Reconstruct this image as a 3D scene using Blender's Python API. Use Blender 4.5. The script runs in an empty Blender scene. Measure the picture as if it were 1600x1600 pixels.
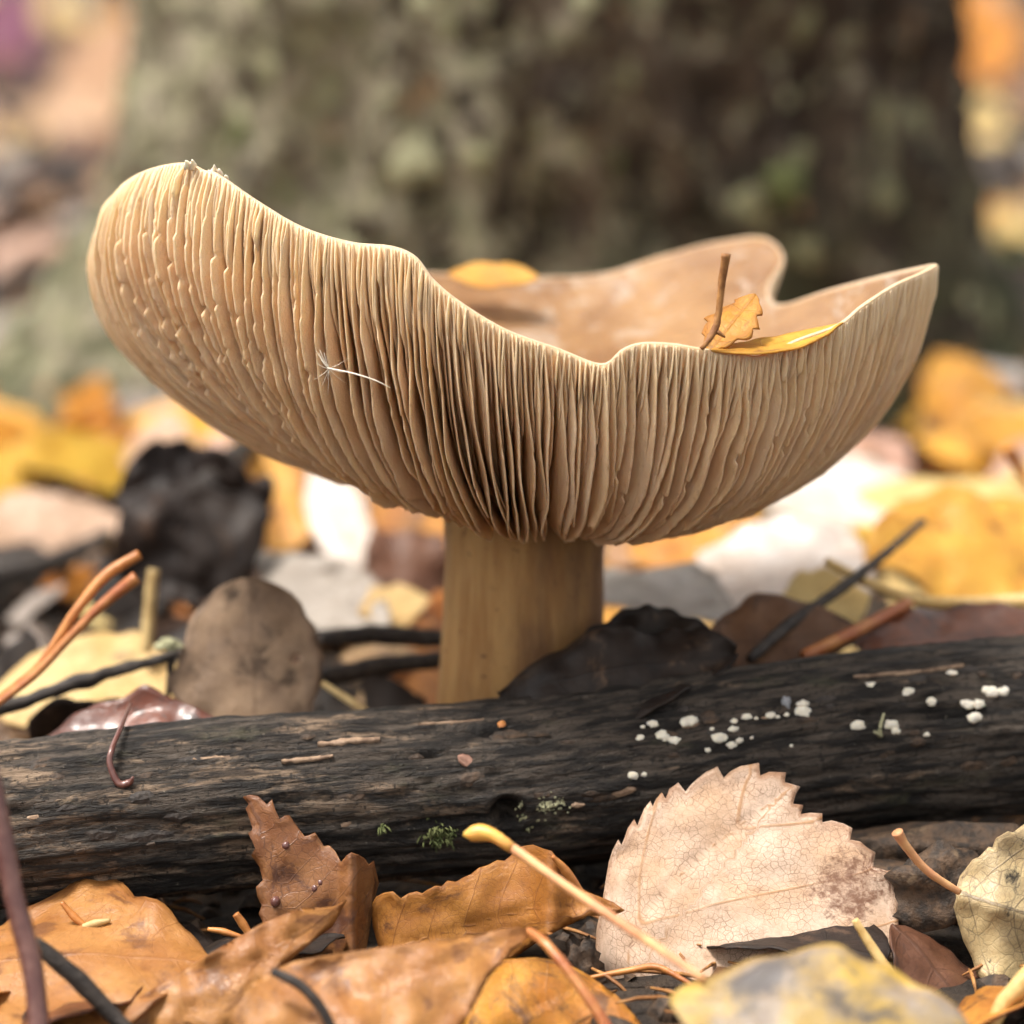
import bpy, math, random
import numpy as np
from mathutils import Vector, Matrix, noise as mn
from mathutils.geometry import delaunay_2d_cdt

random.seed(11)
rng = np.random.default_rng(11)
sc = bpy.context.scene
COL = sc.collection
CM = 0.01                                   # everything below is laid out in centimetres

# ------------------------------------------------------------------ camera
PITCH = math.radians(13.4)
FPX = 4833.0                                # focal length in photograph pixels (1600 wide)
CAM = Vector((0, -40, 15))
FWD = Vector((0, math.cos(PITCH), -math.sin(PITCH)))
UPV = Vector((0, math.sin(PITCH), math.cos(PITCH)))
RGT = Vector((1, 0, 0))

def ray(px, py):
    return FWD + RGT * ((px - 800) / FPX) + UPV * ((800 - py) / FPX)
def P(px, py, Y):
    d = ray(px, py)
    return CAM + d * ((Y - CAM.y) / d.y)
def G(px, py, z=0.0):
    d = ray(px, py)
    return CAM + d * ((z - CAM.z) / d.z)

cam_d = bpy.data.cameras.new('camera')
cam = bpy.data.objects.new('camera', cam_d)
COL.objects.link(cam)
cam.location = CAM * CM
cam.rotation_euler = (math.pi / 2 - PITCH, 0, 0)
cam_d.sensor_width = 36
cam_d.lens = 18 / (800 / FPX)
cam_d.clip_start = 0.01
cam_d.clip_end = 500
cam_d.dof.use_dof = True
cam_d.dof.focus_distance = (P(1000, 640, 0.0) - CAM).dot(FWD) * CM
cam_d.dof.aperture_fstop = 11.0
cam_d.dof.aperture_blades = 7
sc.camera = cam

# ------------------------------------------------------------------ sky, sun, exposure
SUN_DIR = Vector((-0.36, -0.06, 0.93)).normalized()      # towards the sun
world = bpy.data.worlds.new('World')
sc.world = world
world.use_nodes = True
wn = world.node_tree
wn.nodes.clear()
sky = wn.nodes.new('ShaderNodeTexSky')
sky.sky_type = 'NISHITA'
sky.sun_disc = False
sky.sun_elevation = math.asin(SUN_DIR.z)
sky.sun_rotation = math.atan2(SUN_DIR.x, SUN_DIR.y)
sky.dust_density = 3.0
hs = wn.nodes.new('ShaderNodeHueSaturation')
hs.inputs['Saturation'].default_value = 0.10            # thin overcast: a pale sky
bg = wn.nodes.new('ShaderNodeBackground')
bg.inputs['Strength'].default_value = 0.085
wo = wn.nodes.new('ShaderNodeOutputWorld')
wn.links.new(sky.outputs[0], hs.inputs['Color'])
wm = wn.nodes.new('ShaderNodeMix')
wm.data_type = 'RGBA'; wm.blend_type = 'MULTIPLY'
wm.inputs[0].default_value = 1.0
wm.inputs[7].default_value = (1.0, 0.965, 0.92, 1)      # warm white balance put into the sky tint
wn.links.new(hs.outputs[0], wm.inputs[6])
wn.links.new(wm.outputs[2], bg.inputs['Color'])
wn.links.new(bg.outputs[0], wo.inputs['Surface'])
sun_d = bpy.data.lights.new('sun', 'SUN')
sun_d.energy = 1.5
sun_d.angle = math.radians(14)
sun_d.color = (1.0, 0.94, 0.86)
sun = bpy.data.objects.new('sun', sun_d)
COL.objects.link(sun)
sun.rotation_euler = SUN_DIR.to_track_quat('Z', 'Y').to_euler()
sun.location = (0, 0, 2)
sc.view_settings.view_transform = 'Standard'
sc.view_settings.look = 'None'
sc.view_settings.gamma = 1
sc.view_settings.exposure = 1.8
sc.render.engine = 'CYCLES'
sc.cycles.use_denoising = True
sc.cycles.use_adaptive_sampling = True
sc.cycles.adaptive_threshold = 0.04
sc.cycles.max_bounces = 6
sc.cycles.diffuse_bounces = 3
sc.cycles.glossy_bounces = 3
sc.cycles.transmission_bounces = 4
sc.cycles.caustics_reflective = False
sc.cycles.caustics_refractive = False
sc.cycles.sample_clamp_indirect = 6

# ------------------------------------------------------------------ helpers
ORG = {}
def tag(o, label=None, cat=None, group=None, kind=None):
    if label: o['label'] = label
    if cat: o['category'] = cat
    if group: o['group'] = group
    if kind: o['kind'] = kind
    return o

def empty(name, loc, label, cat, group=None):
    o = bpy.data.objects.new(name, None)
    o.empty_display_size = 0.005
    COL.objects.link(o)
    o.location = Vector(loc) * CM
    ORG[o.name] = Vector(loc)
    return tag(o, label, cat, group)

def mesh_data(name, verts, faces, mats, smooth=True, fmat=None, attrs=None):
    v = np.asarray(verts, dtype=np.float64) * CM
    me = bpy.data.meshes.new(name)
    me.from_pydata(v.tolist(), [], faces)
    for m in (mats if isinstance(mats, (list, tuple)) else [mats]):
        me.materials.append(m)
    if fmat is not None:
        me.polygons.foreach_set('material_index', np.asarray(fmat, dtype=np.int32))
    if smooth:
        me.polygons.foreach_set('use_smooth', np.ones(len(me.polygons), dtype=bool))
    for k, a in (attrs or {}).items():
        at = me.attributes.new(k, 'FLOAT_VECTOR', 'POINT')
        at.data.foreach_set('vector', np.asarray(a, dtype=np.float32).ravel())
    me.update()
    return me

def mesh_obj(name, verts, faces, mats, parent=None, smooth=True, fmat=None, attrs=None):
    """verts in world centimetres; the object's origin is put at the foot of the piece"""
    v = np.asarray(verts, dtype=np.float64)
    o0 = np.array([v[:, 0].mean(), v[:, 1].mean(), v[:, 2].min()])
    me = mesh_data(name, v - o0, faces, mats, smooth, fmat, attrs)
    o = bpy.data.objects.new(name, me)
    COL.objects.link(o)
    w = Vector(o0)
    ORG[o.name] = w
    if parent is not None:
        o.parent = parent
        o.location = (w - ORG[parent.name]) * CM
    else:
        o.location = w * CM
    return o

def spline(pts, n):
    """Catmull-Rom through pts (list of tuples), n samples"""
    p = np.array([list(q) for q in pts], dtype=float)
    if len(p) == 2:
        t = np.linspace(0, 1, n)[:, None]
        return p[0] * (1 - t) + p[1] * t
    q = np.vstack([2 * p[0] - p[1], p, 2 * p[-1] - p[-2]])
    out = []
    m = len(p) - 1
    for x in np.linspace(0, m - 1e-9, n):
        i = int(x); t = x - i
        a, b, c, d = q[i], q[i + 1], q[i + 2], q[i + 3]
        out.append(0.5 * (2 * b + (c - a) * t + (2 * a - 5 * b + 4 * c - d) * t * t + (3 * b - a - 3 * c + d) * t ** 3))
    return np.array(out)

def tube_geo(pts, radii, n=24, seg=8, rough=0.0, seed=0.0):
    c = spline(pts, n)
    r = np.interp(np.linspace(0, 1, n), np.linspace(0, 1, len(radii)), radii)
    verts, faces = [], []
    up = Vector((0.13, 0.21, 1)).normalized()
    for i in range(n):
        a = Vector(c[min(i + 1, n - 1)] - c[max(i - 1, 0)]).normalized()
        x = a.cross(up)
        if x.length < 1e-4: x = a.cross(Vector((1, 0, 0)))
        x.normalize(); y = a.cross(x)
        for k in range(seg):
            th = 2 * math.pi * k / seg
            rr = r[i]
            if rough:
                rr *= 1 + rough * mn.noise(Vector((c[i][0] * 4 + seed, math.cos(th) * 1.5 + c[i][2] * 4, math.sin(th) * 1.5 + c[i][1] * 4)))
            verts.append(Vector(c[i]) + x * (math.cos(th) * rr) + y * (math.sin(th) * rr))
    for i in range(n - 1):
        for k in range(seg):
            k2 = (k + 1) % seg
            faces.append((i * seg + k, i * seg + k2, (i + 1) * seg + k2, (i + 1) * seg + k))
    faces.append(tuple(range(seg))[::-1])
    faces.append(tuple((n - 1) * seg + k for k in range(seg)))
    return verts, faces

def merge(*geos):
    V, F = [], []
    for v, f in geos:
        b = len(V)
        V += [tuple(q) for q in v]
        F += [tuple(i + b for i in q) for q in f]
    return V, F

# ------------------------------------------------------------------ materials
class Mat:
    def __init__(self, name):
        self.m = bpy.data.materials.new(name)
        self.m.use_nodes = True
        self.t = self.m.node_tree
        self.t.nodes.clear()
        self.out = self.t.nodes.new('ShaderNodeOutputMaterial')
    def n(self, kind, ins=None, **props):
        nd = self.t.nodes.new('ShaderNode' + kind)
        for k, v in props.items(): setattr(nd, k, v)
        for k, v in (ins or {}).items():
            s = nd.inputs[k]
            if isinstance(v, bpy.types.NodeSocket): self.t.links.new(v, s)
            else:
                if hasattr(s.default_value, '__len__') and hasattr(v, '__len__') and len(s.default_value) == 4 and len(v) == 3: v = (*v, 1)
                s.default_value = v
        return nd
    def math(self, op, a, b=0.0, c=0.0, clamp=False):
        nd = self.n('Math', {0: a, 1: b, 2: c}, operation=op, use_clamp=clamp)
        return nd.outputs[0]
    def mix(self, f, a, b, blend='MIX'):
        nd = self.t.nodes.new('ShaderNodeMix')
        nd.data_type = 'RGBA'; nd.blend_type = blend
        for s, v in ((nd.inputs[0], f), (nd.inputs[6], a), (nd.inputs[7], b)):
            if isinstance(v, bpy.types.NodeSocket): self.t.links.new(v, s)
            else: s.default_value = (*v, 1) if hasattr(v, '__len__') and len(v) == 3 else v
        return nd.outputs[2]
    def ramp(self, f, lo, hi):
        nd = self.n('MapRange', {0: f, 1: lo, 2: hi, 3: 0.0, 4: 1.0}, clamp=True)
        nd.interpolation_type = 'SMOOTHSTEP'
        return nd.outputs[0]
    def noise(self, co, scale, detail=4, rough=0.55, dist=0.0):
        return self.n('TexNoise', {'Vector': co, 'Scale': scale, 'Detail': detail, 'Roughness': rough, 'Distortion': dist}).outputs['Fac']
    def scaled(self, co, s):
        return self.n('VectorMath', {0: co, 1: s}, operation='MULTIPLY').outputs[0]
    def bump(self, h, strength=0.4, dist=0.001):
        return self.n('Bump', {'Height': h, 'Strength': strength, 'Distance': dist}).outputs[0]
    def finish(self, sh):
        self.t.links.new(sh, self.out.inputs['Surface'])
        return self.m

def obj_cm(M):
    """object coordinates in centimetres"""
    tc = M.n('TexCoord')
    return M.scaled(tc.outputs['Object'], (100, 100, 100))

LEAF = {}
def leaf_mat(name, c1, c2, vein=(0.2, 0.1, 0.04), vs=0.5, spot=None, spot_amt=0.5, rough=0.45, gloss=0.4, trans=0.3, cell=7.0, side=1.6, var=0.10, spot_scale=1.3, coat=0.0, line=None, blot=None, vslope=0.62, edge=0.5):
    M = Mat(name)
    at = M.n('Attribute', attribute_name='lc')
    co = at.outputs['Vector']
    oi = M.n('ObjectInfo')
    rnd = oi.outputs['Random']
    off = M.n('CombineXYZ', {0: M.math('MULTIPLY', rnd, 37.0), 1: M.math('MULTIPLY', rnd, 91.0), 2: 0.0}).outputs[0]
    cx = M.n('VectorMath', {0: co, 1: off}, operation='ADD').outputs[0]
    sep = M.n('SeparateXYZ', {0: co})
    ax = M.math('ABSOLUTE', sep.outputs[0])
    col = M.mix(M.ramp(M.noise(cx, 0.9, 5, 0.6), 0.36, 0.66), c1, c2)
    fine = M.noise(cx, 14, 3, 0.6)
    mott = M.ramp(M.noise(cx, 3.3, 5, 0.7, 0.3), 0.5, 0.72)
    col = M.mix(M.math('MULTIPLY', mott, 0.45), col, M.mix(1.0, col, (0.6, 0.48, 0.4), 'MULTIPLY'))
    mg = M.math('MULTIPLY', M.math('MULTIPLY', sep.outputs[2], edge), M.ramp(M.noise(cx, 2.0, 4), 0.35, 0.6))
    col = M.mix(mg, col, M.mix(1.0, c2, (0.5, 0.36, 0.28), 'MULTIPLY'))
    col = M.mix(M.math('MULTIPLY', M.ramp(fine, 0.35, 0.75), 0.35), col, M.mix(1.0, col, (0.62, 0.55, 0.5), 'MULTIPLY'))
    # net of fine veins: two sizes of cell
    wob = M.n('VectorMath', {0: cx, 1: M.scaled(M.n('TexNoise', {'Vector': cx, 'Scale': 5.0}).outputs['Color'], (0.12, 0.12, 0))}, operation='ADD').outputs[0]
    v1 = M.n('TexVoronoi', {'Vector': wob, 'Scale': cell}, feature='DISTANCE_TO_EDGE', voronoi_dimensions='2D').outputs['Distance']
    v2 = M.n('TexVoronoi', {'Vector': wob, 'Scale': cell * 2.6}, feature='DISTANCE_TO_EDGE', voronoi_dimensions='2D').outputs['Distance']
    net = M.math('MAXIMUM', M.ramp(v1, 0.075, 0.0), M.math('MULTIPLY', M.ramp(v2, 0.10, 0.0), 0.6))
    # side veins slope forward from the midrib
    ph = M.math('MULTIPLY', M.math('ADD', M.math('SUBTRACT', sep.outputs[1], M.math('MULTIPLY', M.math('POWER', ax, 1.2), vslope)), M.math('MULTIPLY', M.noise(cx, 0.9, 2), 0.22)), side)
    fr = M.math('ABSOLUTE', M.math('SUBTRACT', M.math('FRACT', ph), 0.5))
    sidev = M.math('MULTIPLY', M.ramp(fr, 0.03, 0.006), M.ramp(M.noise(cx, 1.6, 3), 0.25, 0.6))
    mid = M.ramp(ax, 0.035, 0.012)
    big = M.math('MAXIMUM', sidev, mid)
    patchy = M.ramp(M.noise(cx, 2.2, 3), 0.28, 0.6)
    col = M.mix(M.math('MULTIPLY', M.math('MULTIPLY', net, vs), patchy), col, vein)
    col = M.mix(M.math('MULTIPLY', big, min(1.0, vs * 0.8 + 0.1)), col, line or vein)
    if spot:
        sm = M.ramp(M.noise(cx, spot_scale, 6, 0.68, 0.4), 0.62 - 0.2 * spot_amt, 0.74 - 0.2 * spot_amt)
        col = M.mix(M.math('MULTIPLY', sm, 0.9), col, spot)
    if blot:
        bx, by, br, bc = blot
        dv = M.n('VectorMath', {0: co, 1: (bx, by, 0)}, operation='SUBTRACT').outputs[0]
        dv = M.n('VectorMath', {0: dv, 1: (1, 1, 0)}, operation='MULTIPLY').outputs[0]
        dl = M.n('VectorMath', {0: dv}, operation='LENGTH').outputs['Value']
        bm = M.ramp(M.math('ADD', dl, M.math('MULTIPLY', M.math('SUBTRACT', M.noise(cx, 4.5, 5, 0.7), 0.5), br * 2.6)), br, br * 0.55)
        col = M.mix(M.math('MULTIPLY', bm, M.math('ADD', 0.35, M.math('MULTIPLY', M.ramp(M.noise(cx, 7, 4, 0.7), 0.35, 0.6), 0.6))), col, bc)
    if var:
        hsv = M.n('HueSaturation', {'Color': col, 'Hue': M.math('ADD', 0.5 - var * 0.12, M.math('MULTIPLY', rnd, var * 0.24)),
                                   'Value': M.math('ADD', 1 - var, M.math('MULTIPLY', M.math('FRACT', M.math('MULTIPLY', rnd, 7.3)), var * 2))})
        col = hsv.outputs[0]
    h = M.math('ADD', M.math('MULTIPLY', net, -0.14), M.math('ADD', M.math('MULTIPLY', big, 0.35), M.math('MULTIPLY', M.noise(cx, 4, 4), 1.0)))
    b = M.bump(h, 0.4, 0.0005)
    rr = M.math('ADD', rough - 0.12, M.math('MULTIPLY', M.noise(cx, 2.5, 3), 0.3))
    pr = M.n('BsdfPrincipled', {'Base Color': col, 'Roughness': rr, 'Specular IOR Level': gloss, 'Normal': b, 'Coat Weight': coat, 'Coat Roughness': 0.12})
    tr = M.n('BsdfTranslucent', {'Color': M.mix(1.0, col, (1.0, 0.85, 0.6), 'MULTIPLY'), 'Normal': b})
    mx = M.n('MixShader', {0: trans, 1: pr.outputs[0], 2: tr.outputs[0]})
    LEAF[name] = M.finish(mx.outputs[0])
    return LEAF[name]

leaf_mat('leaf_yellow', (0.84, 0.53, 0.08), (0.78, 0.42, 0.06), (0.5, 0.22, 0.03), 0.25, (0.35, 0.15, 0.04), 0.25, trans=0.35, gloss=0.5)
leaf_mat('leaf_pale_yellow', (0.78, 0.62, 0.27), (0.72, 0.52, 0.20), (0.45, 0.3, 0.1), 0.3, (0.3, 0.2, 0.1), 0.2, trans=0.3)
leaf_mat('leaf_gold', (0.70, 0.34, 0.04), (0.55, 0.22, 0.03), (0.3, 0.12, 0.02), 0.35, (0.16, 0.07, 0.03), 0.45, trans=0.3)
leaf_mat('leaf_orange', (0.58, 0.25, 0.05), (0.40, 0.14, 0.03), (0.18, 0.06, 0.02), 0.4, (0.10, 0.04, 0.02), 0.4, trans=0.25)
leaf_mat('leaf_tan', (0.52, 0.33, 0.18), (0.38, 0.22, 0.11), (0.2, 0.1, 0.05), 0.4, (0.13, 0.07, 0.04), 0.4, trans=0.2)
leaf_mat('leaf_pink_tan', (0.62, 0.42, 0.32), (0.50, 0.30, 0.20), (0.3, 0.16, 0.1), 0.3, (0.2, 0.1, 0.06), 0.3, trans=0.2)
leaf_mat('leaf_brown', (0.20, 0.10, 0.05), (0.12, 0.055, 0.025), (0.06, 0.03, 0.015), 0.4, (0.04, 0.02, 0.012), 0.4, trans=0.12)
leaf_mat('leaf_dark', (0.030, 0.020, 0.015), (0.014, 0.010, 0.009), (0.01, 0.008, 0.007), 0.3, (0.09, 0.055, 0.035), 0.25, rough=0.5, gloss=0.25, trans=0.03)
leaf_mat('leaf_red_brown', (0.20, 0.055, 0.02), (0.11, 0.03, 0.014), (0.05, 0.02, 0.01), 0.4, (0.03, 0.012, 0.008), 0.4, rough=0.32, gloss=0.6, trans=0.12, coat=0.25)
leaf_mat('leaf_pale_sky_glare', (0.80, 0.75, 0.70), (0.70, 0.60, 0.50), (0.5, 0.35, 0.22), 0.2, (0.45, 0.3, 0.18), 0.2, rough=0.3, gloss=0.6, trans=0.2, coat=0.5)  # near-white base colour carries the sky's reflection on wet, pale leaves
leaf_mat('leaf_grey', (0.36, 0.31, 0.27), (0.24, 0.20, 0.17), (0.14, 0.1, 0.08), 0.3, (0.10, 0.07, 0.05), 0.4, rough=0.35, trans=0.12, coat=0.2)
leaf_mat('leaf_silver', (0.55, 0.52, 0.50), (0.36, 0.32, 0.29), (0.2, 0.14, 0.1), 0.3, (0.16, 0.10, 0.07), 0.35, rough=0.3, gloss=0.6, trans=0.12, coat=0.4)
leaf_mat('leaf_magenta', (0.22, 0.045, 0.08), (0.18, 0.05, 0.12), (0.2, 0.02, 0.06), 0.3, None, rough=0.4, trans=0.3)
leaf_mat('leaf_green', (0.10, 0.19, 0.05), (0.07, 0.13, 0.04), (0.05, 0.09, 0.03), 0.3, None, trans=0.3)

def simple_mat(name, c1, c2, scale=6.0, stretch=(1, 1, 1), rough=0.6, spec=0.35, bump=0.4, lo=0.35, hi=0.68, c3=None, sss=0.0, bd=0.0004, coat=0.0, detail=5):
    M = Mat(name)
    co = M.scaled(obj_cm(M), stretch)
    n1 = M.noise(co, scale, detail, 0.6)
    col = M.mix(M.ramp(n1, lo, hi), c1, c2)
    if c3:
        col = M.mix(M.ramp(M.noise(co, scale * 0.37, 5, 0.65), 0.56, 0.66), col, c3)
    b = M.bump(M.noise(co, scale * 2.5, 4, 0.6), bump, bd)
    ins = {'Base Color': col, 'Roughness': rough, 'Specular IOR Level': spec, 'Normal': b, 'Coat Weight': coat, 'Coat Roughness': 0.15}
    if sss:
        ins.update({'Subsurface Weight': sss, 'Subsurface Radius': (1, 0.55, 0.28), 'Subsurface Scale': 0.002})
    return M.finish(M.n('BsdfPrincipled', ins).outputs[0])

MAT_PETIOLE = simple_mat('petiole_ochre', (0.68, 0.38, 0.17), (0.58, 0.25, 0.13), 1.6, rough=0.5, spec=0.35, c3=(0.4, 0.17, 0.07))
MAT_PETIOLE_RED = simple_mat('petiole_red', (0.32, 0.09, 0.03), (0.5, 0.22, 0.07), 2.2, rough=0.35, spec=0.5)
MAT_PETIOLE_PALE = simple_mat('petiole_pale', (0.66, 0.47, 0.20), (0.5, 0.31, 0.1), 3, rough=0.45, spec=0.4, sss=0.15)
MAT_NEEDLE = simple_mat('needle_orange', (0.55, 0.23, 0.06), (0.34, 0.11, 0.03), 2.5, rough=0.4, spec=0.45)
MAT_STRAW = simple_mat('straw', (0.55, 0.40, 0.18), (0.38, 0.25, 0.10), 3, rough=0.5)
MAT_TWIG_DARK = simple_mat('twig_dark', (0.025, 0.02, 0.018), (0.06, 0.048, 0.04), 7, rough=0.6, bump=0.8)
MAT_TWIG_RED = simple_mat('twig_red', (0.10, 0.035, 0.03), (0.16, 0.07, 0.055), 4, rough=0.3, spec=0.6, coat=0.2)
MAT_TWIG_BROWN = simple_mat('twig_brown', (0.22, 0.09, 0.03), (0.45, 0.22, 0.07), 5, rough=0.55)
MAT_CRUMB = simple_mat('crumb_dark', (0.03, 0.022, 0.017), (0.10, 0.06, 0.035), 5, rough=0.65, bump=0.9, c3=(0.15, 0.1, 0.06))
MAT_SOIL = simple_mat('soil', (0.018, 0.013, 0.010), (0.05, 0.034, 0.022), 2.2, rough=0.8, bump=1.0, bd=0.002, c3=(0.09, 0.055, 0.03))
MAT_FUNGUS = simple_mat('fungus_cream', (0.80, 0.72, 0.58), (0.62, 0.50, 0.36), 9, rough=0.55, sss=0.2, lo=0.45, hi=0.8)
MAT_MOSS = simple_mat('moss_green', (0.075, 0.095, 0.03), (0.15, 0.16, 0.06), 6, rough=0.8)
MAT_LICHEN = simple_mat('lichen_grey_green', (0.30, 0.29, 0.16), (0.19, 0.185, 0.10), 3.0, rough=0.85, bump=0.9, bd=0.001)
MAT_LICHEN_PALE = simple_mat('lichen_pale', (0.42, 0.41, 0.25), (0.29, 0.28, 0.17), 3.0, rough=0.85, bump=0.9, bd=0.001)
MAT_HAIR = simple_mat('seed_hair_white', (0.85, 0.8, 0.7), (0.8, 0.75, 0.62), 3, rough=0.4)
MAT_CHIP = simple_mat('wood_chip', (0.34, 0.23, 0.15), (0.16, 0.10, 0.065), 9, (1, 1, 1), rough=0.6)
MAT_STONE = simple_mat('stone_grey', (0.30, 0.31, 0.33), (0.2, 0.21, 0.23), 8, rough=0.5)

# gills and flesh
def gill_mat():
    M = Mat('gill_buff')
    at = M.n('Attribute', attribute_name='gv')
    sep = M.n('SeparateXYZ', {0: at.outputs['Vector']})
    co = obj_cm(M)
    oi = M.n('ObjectInfo').outputs['Random']
    col = M.mix(M.ramp(M.noise(co, 1.3, 4), 0.35, 0.68), (0.84, 0.60, 0.40), (0.77, 0.50, 0.30))
    col = M.mix(M.math('MULTIPLY', oi, 0.35), col, (0.68, 0.43, 0.21))
    # gill edges are bruised browner here and there, paler near the rim
    edge = M.math('MULTIPLY', M.ramp(sep.outputs[1], 0.75, 1.0), M.ramp(M.noise(co, 3.2, 4, 0.7), 0.52, 0.7))
    col = M.mix(M.math('MULTIPLY', edge, 0.55), col, (0.38, 0.19, 0.085))
    col = M.mix(M.math('MULTIPLY', M.ramp(sep.outputs[0], 0.72, 1.0), 0.5), col, (0.84, 0.63, 0.39))
    h = M.math('ADD', M.noise(co, 22, 3), M.math('MULTIPLY', M.noise(M.scaled(co, (1, 1, 0.3)), 9, 3), 0.8))
    pr = M.n('BsdfPrincipled', {'Base Color': col, 'Roughness': 0.55, 'Specular IOR Level': 0.3, 'Normal': M.bump(h, 0.35, 0.0004),
                               'Subsurface Weight': 0.25, 'Subsurface Radius': (1, 0.62, 0.32), 'Subsurface Scale': 0.0020})
    return M.finish(pr.outputs[0])
MAT_GILL = gill_mat()

def cap_mat():
    M = Mat('cap_flesh_and_skin')
    at = M.n('Attribute', attribute_name='cv')
    sep = M.n('SeparateXYZ', {0: at.outputs['Vector']})
    co = obj_cm(M)
    skin = M.mix(M.ramp(M.noise(co, 0.55, 5, 0.6, 0.3), 0.36, 0.64), (0.32, 0.18, 0.08), (0.20, 0.10, 0.042))
    skin = M.mix(M.math('MULTIPLY', M.ramp(M.noise(co, 0.9, 6, 0.75, 0.6), 0.53, 0.62), 0.6), skin, (0.40, 0.32, 0.25))
    skin = M.mix(M.math('MULTIPLY', M.ramp(M.noise(co, 5, 5, 0.7), 0.5, 0.7), 0.5), skin, (0.20, 0.10, 0.05))
    skin = M.mix(M.ramp(M.noise(M.scaled(co, (1.3, 0.6, 1)), 1.7, 4, 0.7), 0.63, 0.70), skin, (0.25, 0.13, 0.07))
    skin = M.mix(M.ramp(sep.outputs[1], 0.985, 1.0), skin, (0.62, 0.46, 0.32))
    under = M.mix(M.ramp(M.noise(co, 2, 4), 0.35, 0.68), (0.66, 0.44, 0.24), (0.55, 0.33, 0.16))
    under = M.mix(M.ramp(sep.outputs[1], 0.85, 1.0), under, (0.74, 0.53, 0.32))
    col = M.mix(sep.outputs[2], under, skin)
    rough = M.math('SUBTRACT', 0.62, M.math('MULTIPLY', sep.outputs[2], 0.26))
    pr = M.n('BsdfPrincipled', {'Base Color': col, 'Roughness': rough, 'Specular IOR Level': 0.45,
                               'Normal': M.bump(M.noise(co, 6, 5), 0.5, 0.0008),
                               'Subsurface Weight': 0.1, 'Subsurface Radius': (1, 0.5, 0.22), 'Subsurface Scale': 0.0025})
    return M.finish(pr.outputs[0])
MAT_CAP = cap_mat()

def stem_mat():
    M = Mat('stem_fibrous')
    co = obj_cm(M)
    s = M.scaled(co, (1, 1, 0.13))
    col = M.mix(M.ramp(M.noise(s, 5, 5, 0.65), 0.35, 0.7), (0.42, 0.24, 0.09), (0.31, 0.155, 0.052))
    stain_shade = M.math('ADD', M.noise(M.scaled(co, (1, 1, 0.3)), 0.8, 5, 0.65), M.math('MULTIPLY', M.n('SeparateXYZ', {0: co}).outputs[0], 0.10))  # brown blotches; the bias along x puts right-hand shade into the colour
    col = M.mix(M.ramp(stain_shade, 0.36, 0.72), col, (0.16, 0.08, 0.038))
    col = M.mix(M.ramp(M.noise(co, 7, 4, 0.7), 0.64, 0.7), col, (0.12, 0.06, 0.03))
    pr = M.n('BsdfPrincipled', {'Base Color': col, 'Roughness': 0.6, 'Specular IOR Level': 0.3, 'Normal': M.bump(M.noise(s, 9, 5, 0.7), 0.55, 0.001),
                               'Subsurface Weight': 0.2, 'Subsurface Radius': (1, 0.5, 0.22), 'Subsurface Scale': 0.002})
    return M.finish(pr.outputs[0])
MAT_STEM = stem_mat()

def log_mat():
    M = Mat('weathered_dark_wood')
    at = M.n('Attribute', attribute_name='lg')          # along cm, around cm, height of relief
    sep = M.n('SeparateXYZ', {0: at.outputs['Vector']})
    a = at.outputs['Vector']
    fib = M.scaled(a, (0.14, 1.0, 0))
    n1 = M.noise(fib, 6.5, 6, 0.68, 0.3)
    n2 = M.noise(M.scaled(a, (0.3, 1.0, 0)), 2.0, 5, 0.7, 0.5)
    col = M.mix(M.ramp(n1, 0.42, 0.60), (0.012, 0.0095, 0.008), (0.085, 0.066, 0.051))
    left = M.ramp(sep.outputs[0], 4.0, -7.0)             # the bark has worn off more towards one end
    thr = M.math('SUBTRACT', n2, M.math('MULTIPLY', M.math('SUBTRACT', 1.0, left), 0.10))
    col = M.mix(M.math('MULTIPLY', M.ramp(thr, 0.50, 0.58), 0.85), col, M.mix(M.ramp(n1, 0.40, 0.60), (0.05, 0.035, 0.025), (0.30, 0.21, 0.14)))
    # grey-green algae film
    col = M.mix(M.math('MULTIPLY', M.ramp(M.noise(M.scaled(a, (0.5, 1, 0)), 1.1, 5, 0.7), 0.56, 0.72), 0.35), col, (0.13, 0.125, 0.065))
    col = M.mix(M.ramp(M.noise(a, 13, 4, 0.65), 0.66, 0.72), col, (0.22, 0.19, 0.15))
    col = M.mix(M.math('MULTIPLY', M.ramp(M.noise(a, 9, 4, 0.7), 0.55, 0.62), 0.8), col, (0.012, 0.010, 0.009))
    h = M.math('ADD', M.math('MULTIPLY', n1, 1.0), M.math('MULTIPLY', M.noise(M.scaled(a, (0.35, 1, 0)), 16, 4, 0.65), 0.6))
    pr = M.n('BsdfPrincipled', {'Base Color': col, 'Roughness': M.math('ADD', 0.42, M.math('MULTIPLY', n2, 0.4)), 'Specular IOR Level': 0.35, 'Normal': M.bump(h, 1.0, 0.0018)})
    return M.finish(pr.outputs[0])
MAT_LOG = log_mat()

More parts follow.
